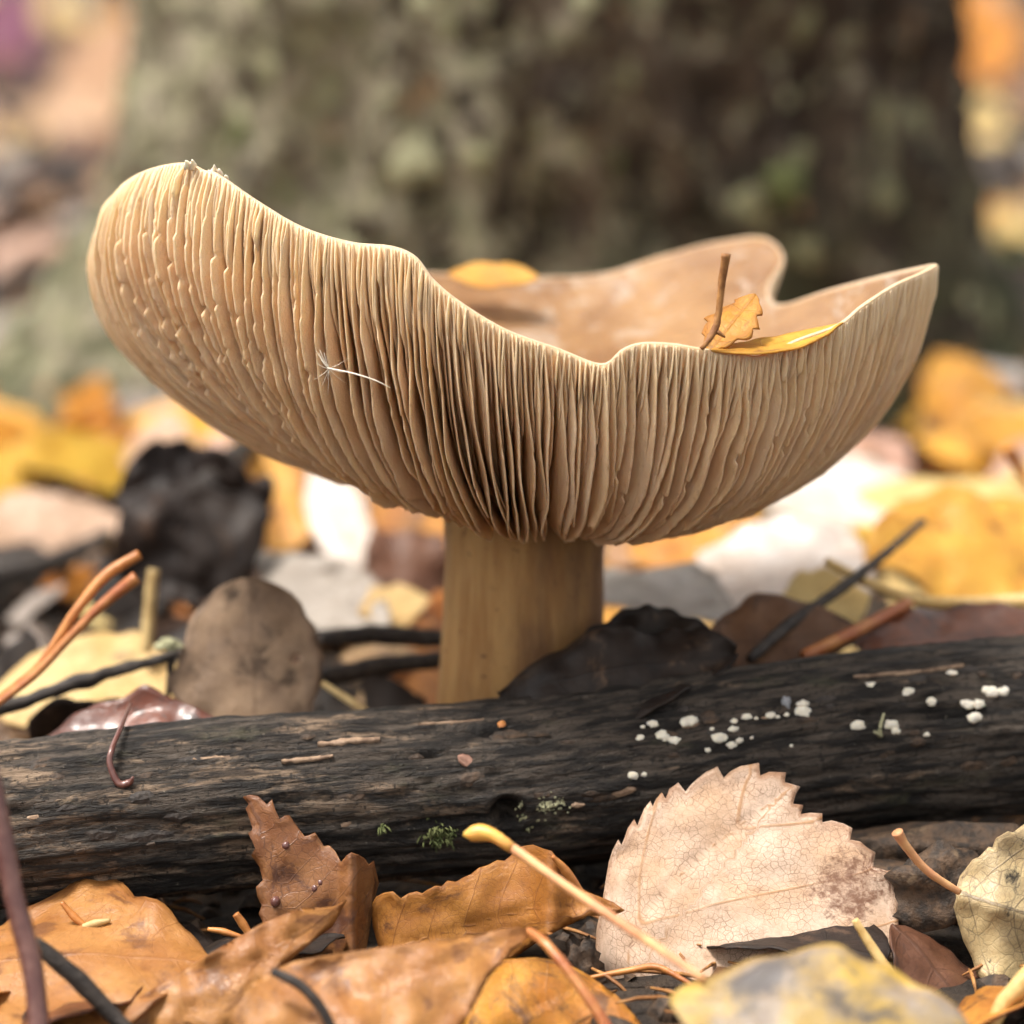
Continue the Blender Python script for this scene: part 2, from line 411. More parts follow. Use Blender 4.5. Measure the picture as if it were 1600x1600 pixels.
def bark_mat():
    M = Mat('trunk_bark')
    co = obj_cm(M)
    sep = M.n('SeparateXYZ', {0: co})
    s = M.scaled(co, (1, 1, 0.45))
    n1 = M.noise(s, 0.9, 6, 0.65)
    col = M.mix(M.ramp(n1, 0.36, 0.66), (0.022, 0.015, 0.011), (0.10, 0.072, 0.05))
    side = M.ramp(sep.outputs[0], 6.0, -7.0)             # lichen colour gets denser towards the left of the trunk
    n2 = M.math('ADD', M.noise(co, 0.95, 6, 0.75, 0.4), M.math('MULTIPLY', side, 0.11))
    col = M.mix(M.math('MULTIPLY', M.ramp(n2, 0.53, 0.62), 0.95), col, M.mix(M.ramp(M.noise(co, 1.3, 4), 0.4, 0.6), (0.25, 0.235, 0.14), (0.32, 0.28, 0.20)))
    low = M.ramp(sep.outputs[2], 9.0, 2.0)
    col = M.mix(M.math('MULTIPLY', M.math('MULTIPLY', low, M.ramp(M.noise(co, 0.7, 5), 0.34, 0.58)), 0.92), col, (0.055, 0.062, 0.03))
    col = M.mix(M.ramp(M.noise(co, 0.8, 3, 0.5), 0.66, 0.73), col, (0.30, 0.17, 0.08))
    pr = M.n('BsdfPrincipled', {'Base Color': col, 'Roughness': 0.85, 'Specular IOR Level': 0.2, 'Normal': M.bump(M.noise(s, 4, 5), 0.9, 0.003)})
    return M.finish(pr.outputs[0])
MAT_BARK = bark_mat()
#==SETTING==

# ------------------------------------------------------------------ the setting
def axis_steps(fine0, fine1, step, far):
    a = list(np.arange(fine0, fine1 + 1e-6, step))
    s = step; x = fine1; hi = []
    while x < far: s *= 1.35; x += s; hi.append(x)
    s = step; x = fine0; lo = []
    while x > -far: s *= 1.35; x -= s; lo.append(x)
    return np.array(lo[::-1] + a + hi)

def ground_z(x, y):
    return -0.35 + 0.35 * mn.noise(Vector((x * 0.25, y * 0.25, 3.1))) + 0.18 * mn.noise(Vector((x * 0.9, y * 0.9, 8.7)))

gx = axis_steps(-16, 16, 0.6, 6000)
gy = axis_steps(-10, 34, 0.6, 6000)
gv, gf = [], []
for y in gy:
    for x in gx:
        gv.append((x, y, ground_z(x, y) if abs(x) < 400 and abs(y) < 400 else -0.35))
nx = len(gx)
for j in range(len(gy) - 1):
    for i in range(nx - 1):
        gf.append((j * nx + i, j * nx + i + 1, (j + 1) * nx + i + 1, (j + 1) * nx + i))
floor = mesh_obj('forest_floor', gv, gf, MAT_SOIL)
floor['kind'] = 'structure'

# ------------------------------------------------------------------ mossy tree trunk behind
TX, TY, TR = 1.05, 41.0, 10.3
ROOTS = [(-2.66, 0.34, 7.5, 2.9), (-0.42, 0.34, 2.2, 3.0), (0.9, 0.4, 5, 4), (2.6, 0.35, 6, 4), (-1.5, 0.35, 1.2, 2.5)]
def trunk_r(th, z):
    r = TR * (0.97 + 0.07 * math.exp(-max(z, 0) / 4.0))
    for a, w, A, h in ROOTS:
        d = (th - a + math.pi) % (2 * math.pi) - math.pi
        r += A * math.exp(-(d / w) ** 2) * math.exp(-max(z, -0.5) / h)
    c, s = math.cos(th), math.sin(th)
    q = Vector((c * 4.2, s * 4.2, z * 0.16))
    ridge = 1 - abs(mn.noise(q * 1.3)) * 2.2
    r += 0.9 * ridge + 0.45 * mn.noise(Vector((c * 9, s * 9, z * 0.3))) + 0.3 * mn.noise(Vector((c * 22, s * 22, z * 1.1)))
    r += 1.0 * mn.noise(Vector((c * 1.3, s * 1.3, z * 0.05 + 5)))
    return r
def trunk_pt(th, z, off=0.0):
    r = trunk_r(th, z) + off
    return Vector((TX + r * math.cos(th) + 0.01 * z, TY + r * math.sin(th), z))
tv, tf = [], []
NT = 190
zs = list(np.linspace(-1.6, 24, 86)) + list(np.linspace(25, 140, 60))
for z in zs:
    for k in range(NT):
        tv.append(trunk_pt(2 * math.pi * k / NT, z))
for j in range(len(zs) - 1):
    for k in range(NT):
        k2 = (k + 1) % NT
        tf.append((j * NT + k, j * NT + k2, (j + 1) * NT + k2, (j + 1) * NT + k))
tf.append(tuple((len(zs) - 1) * NT + k for k in range(NT)))
tree = empty('tree_trunk', (TX, TY, 0), 'thick mossy tree trunk with grey green lichen rising behind the mushroom', 'tree')
mesh_obj('trunk', tv, tf, MAT_BARK, tree)
# lichen rosettes and moss cushions on the bark
def rosette(c, nrm, r, h, seed, n=11, rings=3):
    z = nrm.normalized()
    x = z.orthogonal().normalized(); y = z.cross(x)
    V, F = [tuple(c + z * h)], []
    for q in range(1, rings + 1):
        f = q / rings
        for k in range(n):
            a = 2 * math.pi * k / n
            rr = r * f * (1 + 0.55 * mn.noise(Vector((math.cos(a) * 1.7 + seed, math.sin(a) * 1.7, seed * 0.7))))
            hh = h * (1 - f ** 2) + h * 0.5 * mn.noise(Vector((a * 2, f * 3 + seed, seed))) - (0.12 * r if q == rings else 0)
            V.append(tuple(c + x * (rr * math.cos(a)) + y * (rr * math.sin(a)) + z * hh))
    for k in range(n): F.append((0, 1 + k, 1 + (k + 1) % n))
    for q in range(rings - 1):
        for k in range(n):
            k2 = (k + 1) % n
            F.append((1 + q * n + k, 1 + (q + 1) * n + k, 1 + (q + 1) * n + k2, 1 + q * n + k2))
    return V, F
for i in range(430):
    th = -math.pi / 2 + random.uniform(-1.65, 1.65)
    z = random.uniform(0.3, 26)
    if random.random() > 0.25 + 0.60 * (0.5 - 0.5 * math.sin(th + math.pi / 2)) * (1.0 if z > 3 else 0.8): continue
    p = trunk_pt(th, z, -0.05)
    nr = Vector((math.cos(th), math.sin(th), 0.1))
    mossy = z < 7 and random.random() < 0.55
    V, F = rosette(p, nr, random.uniform(0.15, 0.6) * (1.2 if mossy else 1), random.uniform(0.06, 0.15), i * 1.37)
    mesh_obj('moss_cushion' if mossy else 'lichen', V, F, MAT_MOSS if mossy and random.random() < 0.25 else random.choice([MAT_LICHEN, MAT_LICHEN, MAT_LICHEN_PALE]), tree)

# ------------------------------------------------------------------ leaves
def profile(shape, s):
    if shape == 'ovate':   f = np.power(s, 0.52) * np.power(1 - s, 0.85) * 1.78
    elif shape == 'round': f = np.power(np.clip(np.sin(np.pi * np.power(s, 0.92)), 0, 1), 0.55)
    elif shape == 'lance': f = np.power(np.clip(np.sin(np.pi * np.power(s, 0.85)), 0, 1), 1.1)
    else:                  f = np.power(np.clip(np.sin(np.pi * s), 0, 1), 0.75)
    return np.clip(f, 0, 1.2)

def leaf_geo(A, B, N, W, shape='ovate', teeth=0, tdepth=0.08, bend=0.0, cup=0.0, rollL=0.0, rollR=0.0, twist=0.0, wave=0.05, nS=26, nT=10, thick=0.022, seed=0.0, cut=None, skew=0.0, s0=0.0, s1=1.0, irr=0.16):
    """a blade from A (stalk end) to B (tip); N points out of its upper face; centimetres"""
    A, B, N = Vector(A), Vector(B), Vector(N)
    L = (B - A).length
    ey = (B - A) / L
    ez = (N - ey * N.dot(ey)).normalized()
    ex = ey.cross(ez)
    s = s0 + (s1 - s0) * (0.004 + 0.992 * np.linspace(0, 1, nS))
    t = np.linspace(-1, 1, nT * 2 + 1)
    Sg, Tg = np.meshgrid(s, t, indexing='ij')
    w = profile(shape, s) * W / 2
    wl = w * np.array([1 + irr * mn.noise(Vector((q * 3.2 + seed * 1.7, 0.3, seed))) + irr * 0.5 * mn.noise(Vector((q * 9 + seed, 4.3, seed))) for q in s])
    wr = w * np.array([1 + irr * mn.noise(Vector((q * 3.2 + seed * 2.3, 7.3, seed))) + irr * 0.5 * mn.noise(Vector((q * 9 + seed, 9.3, seed))) for q in s])
    wl0, wr0 = wl.copy(), wr.copy()
    if teeth:
        for arr, o in ((wl, 0.0), (wr, 0.37)):
            q = s * teeth + o
            amp = np.array([0.6 + 0.8 * abs(mn.noise(Vector((math.floor(v) * 3.7 + seed, o * 9, 1.1)))) for v in q])
            arr *= 1 + tdepth * amp * (np.power(1 - (q % 1.0), 1.0) - 0.45) * np.clip(np.sin(np.pi * np.clip(s, 0.02, 0.98)) * 3, 0, 1)
    wg = np.where(Tg < 0, wl[:, None], wr[:, None])
    if teeth:                                            # only the margin is toothed
        w0 = np.where(Tg < 0, wl0[:, None], wr0[:, None])
        wg = w0 + (wg - w0) * np.power(np.abs(Tg), 5)
    x = Tg * wg * (1 + skew * np.where(Tg > 0, 1, -1))
    y = Sg * L
    lcx, lcy = x.copy(), y.copy()
    k = np.where(x < 0, rollL, rollR) + 1e-6
    ang = np.abs(x) * k
    xr = np.sign(x) * np.sin(ang) / k
    zr = (1 - np.cos(ang)) / k
    z = zr + cup * (x / (W / 2)) ** 2 * W / 2 + bend * L * 4 * Sg * (1 - Sg)
    nz = np.zeros_like(z)
    for i in range(nS):
        for j in range(nT * 2 + 1):
            nz[i, j] = mn.noise(Vector((lcx[i, j] * 0.9 + seed * 3.1, lcy[i, j] * 0.9 + seed, seed))) + 0.45 * mn.noise(Vector((lcx[i, j] * 2.6 + seed, lcy[i, j] * 2.6, seed * 2)))
    z = z + wave * W * nz * (0.35 + 0.65 * np.abs(Tg))
    if twist:
        a = twist * (Sg - 0.5)
        xr, z = xr * np.cos(a) - z * np.sin(a), xr * np.sin(a) + z * np.cos(a)
    M = np.array([ex, ey, ez])
    top = np.stack([xr, y, z], -1).reshape(-1, 3) @ M + np.array(A)
    g = top.reshape(nS, -1, 3)
    du = np.gradient(g, axis=0); dv = np.gradient(g, axis=1)
    nr = np.cross(dv, du); nr /= np.linalg.norm(nr, axis=-1, keepdims=True) + 1e-9
    lc = np.stack([lcx, lcy, np.abs(Tg) ** 7], -1).reshape(-1, 3)
    m = nT * 2 + 1
    keep = np.ones((nS - 1, m - 1), bool)
    if cut is not None:
        for i in range(nS - 1):
            for j in range(m - 1):
                if cut(0.5 * (s[i] + s[i + 1]), 0.5 * (t[j] + t[j + 1])): keep[i, j] = False
    F = []
    if thick:
        bot = (g - nr * thick).reshape(-1, 3)
        V = np.vstack([top, bot]); lc = np.vstack([lc, lc])
        o = nS * m
    else:
        V = top
    for i in range(nS - 1):
        for j in range(m - 1):
            if not keep[i, j]: continue
            a, b, c, d = i * m + j, i * m + j + 1, (i + 1) * m + j + 1, (i + 1) * m + j
            F.append((a, b, c, d))
            if thick:
                F.append((a + o, d + o, c + o, b + o))
                if j == 0 or not keep[i, j - 1]: F.append((a, d, d + o, a + o))
                if j == m - 2 or not keep[i, j + 1]: F.append((b, b + o, c + o, c))
                if i == 0 or not keep[i - 1, j]: F.append((a, a + o, b + o, b))
                if i == nS - 2 or not keep[i + 1, j]: F.append((d, c, c + o, d + o))
    return V, F, lc

def leaf(name, label, mat, A, B, N, W, group=None, petiole=None, pet_r=0.05, pet_mat=None, cat='leaf', **kw):
    kw.setdefault('seed', (sum(map(ord, label)) % 97) * 0.61)
    kw.setdefault('irr', 0.30); kw.setdefault('nS', 44); kw.setdefault('nT', 12)
    if 'nS' in kw and kw['nS'] <= 60: kw['wave'] = kw.get('wave', 0.05) * 1.7
    V, F, lc = leaf_geo(A, B, N, W, **kw)
    m = LEAF[mat] if isinstance(mat, str) else mat
    if petiole is None:
        o = mesh_obj(name, V, F, m, attrs={'lc': lc})
        return tag(o, label, cat, group)
    r = empty(name, (float(V[:, 0].mean()), float(V[:, 1].mean()), float(V[:, 2].min())), label, cat, group)
    mesh_obj('blade', V, F, m, r, attrs={'lc': lc})
    pv, pf = tube_geo(petiole, [pet_r * 0.75, pet_r * 0.95, pet_r * 0.85, pet_r * 1.0, pet_r * 1.3], 40, 10, 0.22, 1.7)
    mesh_obj('petiole', pv, pf, pet_mat or MAT_PETIOLE, r)
    return r

def stick(name, label, cat, mat, pts, radii, n=26, seg=9, rough=0.15, group=None, extra=None):
    g = tube_geo(pts, radii, n, seg, rough, seed=len(label) * 1.3)
    if extra: g = merge(g, *extra)
    return tag(mesh_obj(name, g[0], g[1], mat), label, cat, group)

# ------------------------------------------------------------------ rotting log in front
LA, LB = P(0, 1296, -0.2), P(1600, 1138, 2.3)
LDIR = (LB - LA).normalized()
LLEN = (LB - LA).length
L0, L1 = -5.0, LLEN + 5.0
LX = LDIR.cross(Vector((0, 0, 1))).normalized()            # towards the camera side
LZ = LX.cross(LDIR).normalized()
HOLE_S = None
def log_axis(s):
    q = LA + LDIR * s
    return q + LZ * (0.07 * math.sin(s * 0.55 + 0.6)) + LX * (0.08 * math.sin(s * 0.4))
def log_r0(s):
    return 1.13 + 0.14 * s / LLEN
def log_disp(s, th):
    c, n_ = math.cos(th), math.sin(th)
    d = 0.07 * mn.noise(Vector((s * 0.35, c * 1.4, n_ * 1.4)))
    fib = mn.noise(Vector((s * 0.30, c * 9, n_ * 9)))
    d += 0.075 * fib
    cr = abs(mn.noise(Vector((s * 0.16 + 4, c * 4.5, n_ * 4.5))))
    d -= 0.20 * max(0.0, 1 - cr / 0.05) * max(0.0, min(1.0, 0.5 + 2.5 * mn.noise(Vector((s * 0.22, c * 2, n_ * 2 + 7)))))                    # long splits along the grain
    d += 0.035 * mn.noise(Vector((s * 1.3, c * 20, n_ * 20))) + 0.02 * mn.noise(Vector((s * 5, c * 9, n_ * 9)))
    return d
def log_frame(s, th):
    return LX * math.cos(th) + LZ * math.sin(th)
def log_hit(px, py):
    """where a line of sight meets the log"""
    d = ray(px, py).normalized()
    t = 30.0
    for _ in range(400):
        q = CAM + d * t
        s = (q - LA).dot(LDIR)
        dd = (q - log_axis(s)).length - log_r0(s)
        if dd < 0.003: break
        t += max(dd * 0.7, 0.003)
    rad = (q - log_axis(s)); rad -= LDIR * rad.dot(LDIR)
    return q, rad.normalized(), s, math.atan2(rad.dot(LZ), rad.dot(LX))
_, _, HS, HT = log_hit(793, 1268)
lv, lf, la = [], [], []
NA, NL = 132, 430
for i in range(NL):
    s = L0 + (L1 - L0) * i / (NL - 1)
    for k in range(NA):
        th = 2 * math.pi * k / NA
        r = log_r0(s) + log_disp(s, th)
        dth = (th - HT + math.pi) % (2 * math.pi) - math.pi
        rr = math.hypot((s - HS), dth * 1.2)
        r -= 0.42 * math.exp(-(rr / 0.19) ** 4) - 0.05 * math.exp(-((rr - 0.30) / 0.10) ** 2)
        lv.append(log_axis(s) + log_frame(s, th) * r)
        la.append((s - LLEN / 2, (th if th < math.pi * 1.5 else th - 2 * math.pi) * 1.2, 0))
for i in range(NL - 1):
    for k in range(NA):
        k2 = (k + 1) % NA
        lf.append((i * NA + k, i * NA + k2, (i + 1) * NA + k2, (i + 1) * NA + k))
lf.append(tuple(range(NA))[::-1]); lf.append(tuple((NL - 1) * NA + k for k in range(NA)))
log = empty('rotting_log', (LA + LB) / 2 - Vector((0, 0, 1.2)), 'dark weathered rotting log lying across in front of the mushroom stem', 'log')
mesh_obj('wood', lv, lf, MAT_LOG, log, attrs={'lg': la})
def log_surf(px, py, off=0.0):
    q, n, s, th = log_hit(px, py)
    return log_axis(s) + n * (log_r0(s) + log_disp(s, th) + off), n
# bark splinters still on the wood
for i, (px, py, l, w) in enumerate([(545, 1157, 0.85, 0.05), (480, 1186, 0.7, 0.035), (705, 1128, 0.9, 0.025), (1420, 1050, 1.6, 0.03), (330, 1180, 0.5, 0.03)]):
    c, n = log_surf(px, py, 0.0)
    x = LDIR; y = n.cross(x).normalized()
    V, F = [], []
    K = 17
    for k in range(K):
        f = k / (K - 1)
        ww = w * (0.55 + 0.45 * math.sin(math.pi * f)) * (1 + 0.9 * mn.noise(Vector((f * 9, i, 0))))
        q = c + x * (f - 0.5) * l + n * (0.012 * mn.noise(Vector((f * 4, i * 2, 1))))
        q2, n2, s2, th2 = q, n, (q - LA).dot(LDIR), 0
        rad = (q - log_axis(s2)); rad -= LDIR * rad.dot(LDIR); rad.normalize()
        q = log_axis(s2) + rad * (log_r0(s2) + log_disp(s2, math.atan2(rad.dot(LZ), rad.dot(LX))))
        V += [q - y * ww - n * 0.03, q - y * ww * 0.8 + n * 0.02, q + y * ww * 0.8 + n * 0.016, q + y * ww - n * 0.03]
    for k in range(K - 1):
        for e in range(3):
            F.append((k * 4 + e, k * 4 + e + 1, k * 4 + 4 + e + 1, k * 4 + 4 + e))
    F += [(0, 1, 2, 3), tuple((K - 1) * 4 + e for e in (3, 2, 1, 0))]
    mesh_obj('bark_splinter', V, F, MAT_CHIP, log)

for i in range(70):
    px = random.uniform(-20, 1620); py = 1296 - px * 0.099 + random.uniform(-105, 60)
    c, n = log_surf(px, py, -0.004)
    V, F = rosette(c, n, 1.0, 0.03, i * 2.31, 9, 2)
    V = np.array([tuple(q) for q in V]) - np.array(c)
    al = V @ np.array(LDIR)
    sz = random.uniform(0.03, 0.11)
    V = (V + np.outer(al, np.array(LDIR)) * random.uniform(0.6, 2.2)) * sz + np.array(c)
    nn_ = np.array(n); dd_ = (V - np.array(c)) @ nn_
    V += np.outer(np.where(np.arange(len(V)) < 10, 0.012, -0.01) - dd_ * 0.6, nn_)
    mesh_obj('bark_flake', V, F, random.choice([MAT_CHIP, MAT_CRUMB, MAT_CRUMB, MAT_CRUMB, MAT_TWIG_DARK, MAT_TWIG_DARK]), log, smooth=False)

# tiny cream fungi on the log
hsh2 = lambda a, b=0.0: (math.sin(a * 127.1 + b * 311.7) * 43758.5453) % 1.0
FUNGI = [(1001,1153,10),(1020,1133,11),(1004,1137,5),(1035,1150,15),(1055,1158,13),(1078,1129,16),(1112,1140,5),(1147,1127,7),(1145,1140,10),(1122,1153,14),(1143,1163,11),(1155,1157,8),(1106,1172,8),(1166,1119,11),(1181,1123,5),(1203,1119,10),(1215,1121,5),(1229,1117,6),(1253,1111,17),(1254,1101,12),(989,1212,10),(1006,1210,6),(1341,1133,15),(1393,1132,14),(1399,1142,9),(1359,1072,13),(1420,1080,12),(1455,1097,11),(1487,1054,10),(1513,1101,13),(1530,1099,12),(1521,1122,14),(1550,1083,15),(1567,1081,12),(1448,1148,7),(1174,1153,4),(1236,1165,4)]
for i, (px, py, w) in enumerate(FUNGI):
    c, n = log_surf(px, py)
    r = w / 108.0 * 0.66
    x = LDIR; y = n.cross(x).normalized()
    lobes = []
    for b in range(1 if w < 8 else 2 if w < 12 else 4):
        cc = c + (x * (hsh2(i, b) - 0.5) * 1.5 + y * (hsh2(i, b + 7) - 0.5) * 0.9) * r if b else c
        rr_ = r * (1.0 if b == 0 else 0.45 + 0.4 * hsh2(i, b + 3))
        V, F = [], []
        rings, seg = 5, 12
        for q in range(rings + 1):
            ph = math.pi * 0.58 * q / rings
            for k in range(seg):
                a = 2 * math.pi * k / seg
                rr = math.sin(ph) * rr_ * (1 + 0.5 * mn.noise(Vector((math.cos(a) * 1.5 + i * 5.1 + b, math.sin(a) * 1.5, q * 0.3))))
                hh = rr_ * 0.52 * (math.cos(ph) - 0.1) + 0.18 * rr_ * mn.noise(Vector((math.cos(a) * 2 * math.sin(ph), math.sin(a) * 2 * math.sin(ph) + i, b)))
                V.append(cc + x * rr * 1.15 * math.cos(a) + y * rr * 0.85 * math.sin(a) + n * hh)
        for q in range(rings):
            for k in range(seg):
                k2 = (k + 1) % seg
                F.append((q * seg + k, (q + 1) * seg + k, (q + 1) * seg + k2, q * seg + k2))
        lobes.append((V, F))
    V, F = merge(*lobes)
    o = mesh_obj('cushion_fungus', V, F, MAT_FUNGUS)
    zone = ('below the main fungus cluster on the log face' if py > 1200 else 'in the cluster above the beige leaf tip' if px < 1100 else 'in the cluster between beige leaf tip and stone chip' if px < 1190
            else 'beside the blue grey stone chip on the log' if px < 1300 else 'beside the forked green sprig on the log' if px < 1410 and py > 1100 else 'on the log beyond the forked green sprig')
    size = 'minute' if w < 8 else 'small' if w < 13 else 'large'
    tag(o, size + ' cream cushion fungus ' + zone, 'fungus', 'cream fungi on the log')

# moss, lichen crust, chips on the log
def crust(px, py, n_, spread, r, mat, name, label, cat, seed):
    geos = []
    rd = random.Random(seed)
    for k in range(n_):
        c, n = log_surf(px + rd.gauss(0, spread[0]), py + rd.gauss(0, spread[1]) - 0.2 * 0, -0.01)
        geos.append(rosette(c, n + Vector((rd.uniform(-.4, .4), rd.uniform(-.4, .4), rd.uniform(-.3, .3))), rd.uniform(0.5, 1.2) * r, rd.uniform(0.4, 0.9) * r, seed + k * 1.7, 8, 2))
    V, F = merge(*geos)
    tag(mesh_obj(name, V, F, mat), label, cat)
crust(848, 1262, 190, (15, 8), 0.030, MAT_LICHEN_PALE, 'lichen_crust', 'pale green lichen crust beside the knot hole in the log', 'lichen', 3)
crust(823, 1284, 60, (6, 9), 0.026, MAT_LICHEN, 'lichen_crust', 'small drip of green lichen just below the log knot hole', 'lichen', 9)
def moss_tuft(px, py, n_, spread, h, label, seed):
    geos = []; rd = random.Random(seed)
    for k in range(n_):
        c, n = log_surf(px + rd.gauss(0, spread), py + rd.gauss(0, spread * 0.6), -0.01)
        d = (n + Vector((rd.uniform(-.9, .9), rd.uniform(-.5, .5), rd.uniform(-.7, .7)))).normalized()
        e = c + d * h * rd.uniform(0.5, 1.1) + Vector((0, 0, -0.03))
        geos.append(tube_geo([c, c + d * h * 0.5, e], [0.012, 0.014, 0.004], 5, 4))
    V, F = merge(*geos)
    tag(mesh_obj('moss_tuft', V, F, MAT_MOSS), label, 'moss')
moss_tuft(686, 1304, 120, 11, 0.15, 'little feathery green moss tuft on the log face', 5)
moss_tuft(597, 1292, 16, 3, 0.12, 'single tiny moss sprig on the shaded log face', 6)
c1, n1 = log_surf(1375, 1150); c2, n2 = log_surf(1378, 1118)
stick('lichen_sprig', 'forked pale green sprig standing among fungi on the log', 'lichen', MAT_LICHEN_PALE, [c1, c1 + n1 * 0.08 + Vector((-0.03, 0, 0.1)), c2 + n2 * 0.16], [0.04, 0.03, 0.02], 10, 6,
      extra=[tube_geo([c1 + n1 * 0.06, c1 + n1 * 0.12 + Vector((-0.12, 0, 0.06))], [0.025, 0.02], 4, 5)])
c, n = log_surf(1227, 1098)
V, F = rosette(c, n, 0.10, 0.07, 4.4, 6, 2)
tag(mesh_obj('stone_chip', V, F, MAT_STONE, smooth=False), 'tiny blue grey stone chip lying beside a cream fungus', 'stone')
c, n = log_surf(733, 1190, 0.03)
leaf('bark_flake', 'small pale triangular flake stuck on the log above the knot hole', 'leaf_pink_tan', c - LDIR * 0.16 + Vector((0, 0, 0.08)), c + LDIR * 0.14 - Vector((0, 0, 0.12)), n, 0.22, nS=8, nT=3, cat='flake')
c, n = log_surf(784, 1129, 0.02)
tag(mesh_obj('bark_crumb', *rosette(c, n, 0.06, 0.05, 2.2, 6, 2), MAT_NEEDLE), 'tiny orange crumb on the upper log side below the stem', 'crumb')
#==MUSHROOM==

# ------------------------------------------------------------------ the mushroom
SX, SY = float(P(822, 900, 3.6).x), 3.6                    # stem axis at the cap
ZB = 4.95
RIM = [(340,272,0.95),(400,313,0.65),(470,354,0.4),(545,378,0.2),(610,385,0.0),(648,402,-0.15),(676,438,-0.25),(720,474,-0.35),(790,516,-0.45),(870,545,-0.5),(940,570,-0.55),(972,548,-0.55),(1002,537,-0.5),(1050,538,-0.5),(1092,545,-0.45),(1150,553,-0.3),(1192,557,-0.15),(1250,531,0.15),(1312,508,0.6),(1350,478,1.0),(1400,446,1.6),(1440,428,2.2),(1466,414,2.9),
       (1440,418,3.6),(1380,432,4.4),(1300,454,5.3),(1222,478,6.3),(1203,450,7.3),(1226,405,8.3),(1195,374,9.0),(1120,381,9.4),(1030,404,9.5),(940,431,9.4),(840,436,9.3),(700,430,9.1),(560,428,8.7),(430,420,8.0),(320,395,7.0),(235,375,5.8),(195,345,4.6),(182,312,3.5),(196,284,2.6),(236,263,1.9),(288,254,1.3),(318,266,1.1)]
rim3 = [np.array(P(*k)) for k in RIM]
rim_closed = spline(rim3[-2:] + rim3 + rim3[:3], 6000)
# keep exactly one turn
d0 = np.linalg.norm(rim_closed - rim3[0], axis=1)
i0 = int(np.argmin(d0[:1200])); i1 = 4000 + int(np.argmin(d0[4000:]))
rc = rim_closed[i0:i1]
seglen = np.r_[0, np.cumsum(np.linalg.norm(np.diff(rc, axis=0), axis=1))]
RL = seglen[-1]
NU, NV = 900, 40
uu = np.arange(NU) / NU
R = np.stack([np.interp(uu * RL, seglen, rc[:, k]) for k in range(3)], -1)
az = np.unwrap(np.arctan2(R[:, 1] - SY, R[:, 0] - SX))
tot = az[-1] - az[0] + (az[1] - az[0])
lin = az[0] + np.arange(NU) / NU * math.copysign(2 * math.pi, tot)
ker = np.hanning(61); ker /= ker.sum()
dev = az - lin
dev = np.convolve(np.r_[dev[-30:], dev, dev[:30]], ker, 'valid')
az_s = lin + dev
RB = 1.22
ca, sa = np.cos(az_s), np.sin(az_s)
leftness = np.clip(-ca, 0, 1) ** 1.5
rightness = np.clip(ca, 0, 1) ** 1.5
front = np.clip(-sa, 0, 1)
B = np.stack([SX + RB * ca, SY + RB * sa, ZB - 0.15 * rightness + 0.0 * leftness], -1)
back = np.clip(sa * 1.25, 0, 1)
kh = 0.80 + 0.42 * leftness * (1 - 0.5 * back) - 0.03 * rightness - 0.22 * back
kz = 0.06 + 0.42 * leftness + 0.05 * rightness + 0.36 * back
C = B + (R - B) * kh[:, None]
C[:, 2] = B[:, 2] + kz * (R[:, 2] - B[:, 2])
vv = np.linspace(0, 1, NV)
SG = ((1 - vv) ** 2)[None, :, None] * B[:, None] + (2 * vv * (1 - vv))[None, :, None] * C[:, None] + (vv ** 2)[None, :, None] * R[:, None]
dU = (np.roll(SG, -4, 0) - np.roll(SG, 4, 0)); dV = np.gradient(SG, axis=1)
NG = np.cross(dU, dV); NG /= np.linalg.norm(NG, axis=-1, keepdims=True)
ctr = np.array([SX, SY, 7.5])
sgn = np.sign(((SG - ctr) * NG).sum(-1).mean())
NG *= sgn                                                  # out and down, away from the bowl
for _ in range(3):
    NG = (np.roll(NG, 5, 0) + NG * 2 + np.roll(NG, -5, 0)); NG /= np.linalg.norm(NG, axis=-1, keepdims=True)
TU = dU / np.linalg.norm(dU, axis=-1, keepdims=True)

mushroom = empty('mushroom', (SX, SY, 0), 'large tan mushroom with upturned wavy cap and exposed buff gills', 'mushroom')
NU2 = 450
sel = np.arange(0, NU, 2)
th = 0.045 + 0.78 * np.power(1 - vv, 1.6)
under = SG[sel]
top = under - NG[sel] * th[None, :, None]
# the bowl evens out towards its middle
cen = np.array([SX, SY + 0.1, ZB + 0.85])
cv_, cf_, ca_ = [], [], []
for i in range(NU2):
    for j in range(NV):
        cv_.append(under[i, j]); ca_.append((i / NU2, vv[j], 0))
for i in range(NU2):
    for j in range(NV):
        q = top[i, j].copy()
        q[2] += 0.06 * mn.noise(Vector((q[0] * 0.8, q[1] * 0.8, 2))) * (1 - vv[j])
        cv_.append(q); ca_.append((i / NU2, vv[j], 1))
o = NU2 * NV
for i in range(NU2):
    i2 = (i + 1) % NU2
    for j in range(NV - 1):
        cf_.append((i * NV + j, i2 * NV + j, i2 * NV + j + 1, i * NV + j + 1))
        cf_.append((o + i * NV + j, o + i * NV + j + 1, o + i2 * NV + j + 1, o + i2 * NV + j))
    cf_.append((i * NV + NV - 1, i2 * NV + NV - 1, o + i2 * NV + NV - 1, o + i * NV + NV - 1))
ic = len(cv_)
cv_ += [cen, np.array([SX, SY, ZB])]; ca_ += [(0, 0, 1), (0, 0, 0)]
for i in range(NU2):
    i2 = (i + 1) % NU2
    cf_.append((ic, o + i * NV, o + i2 * NV)); cf_.append((ic + 1, i2 * NV, i * NV))
cap = mesh_obj('cap', cv_, cf_, MAT_CAP, mushroom, attrs={'cv': ca_})

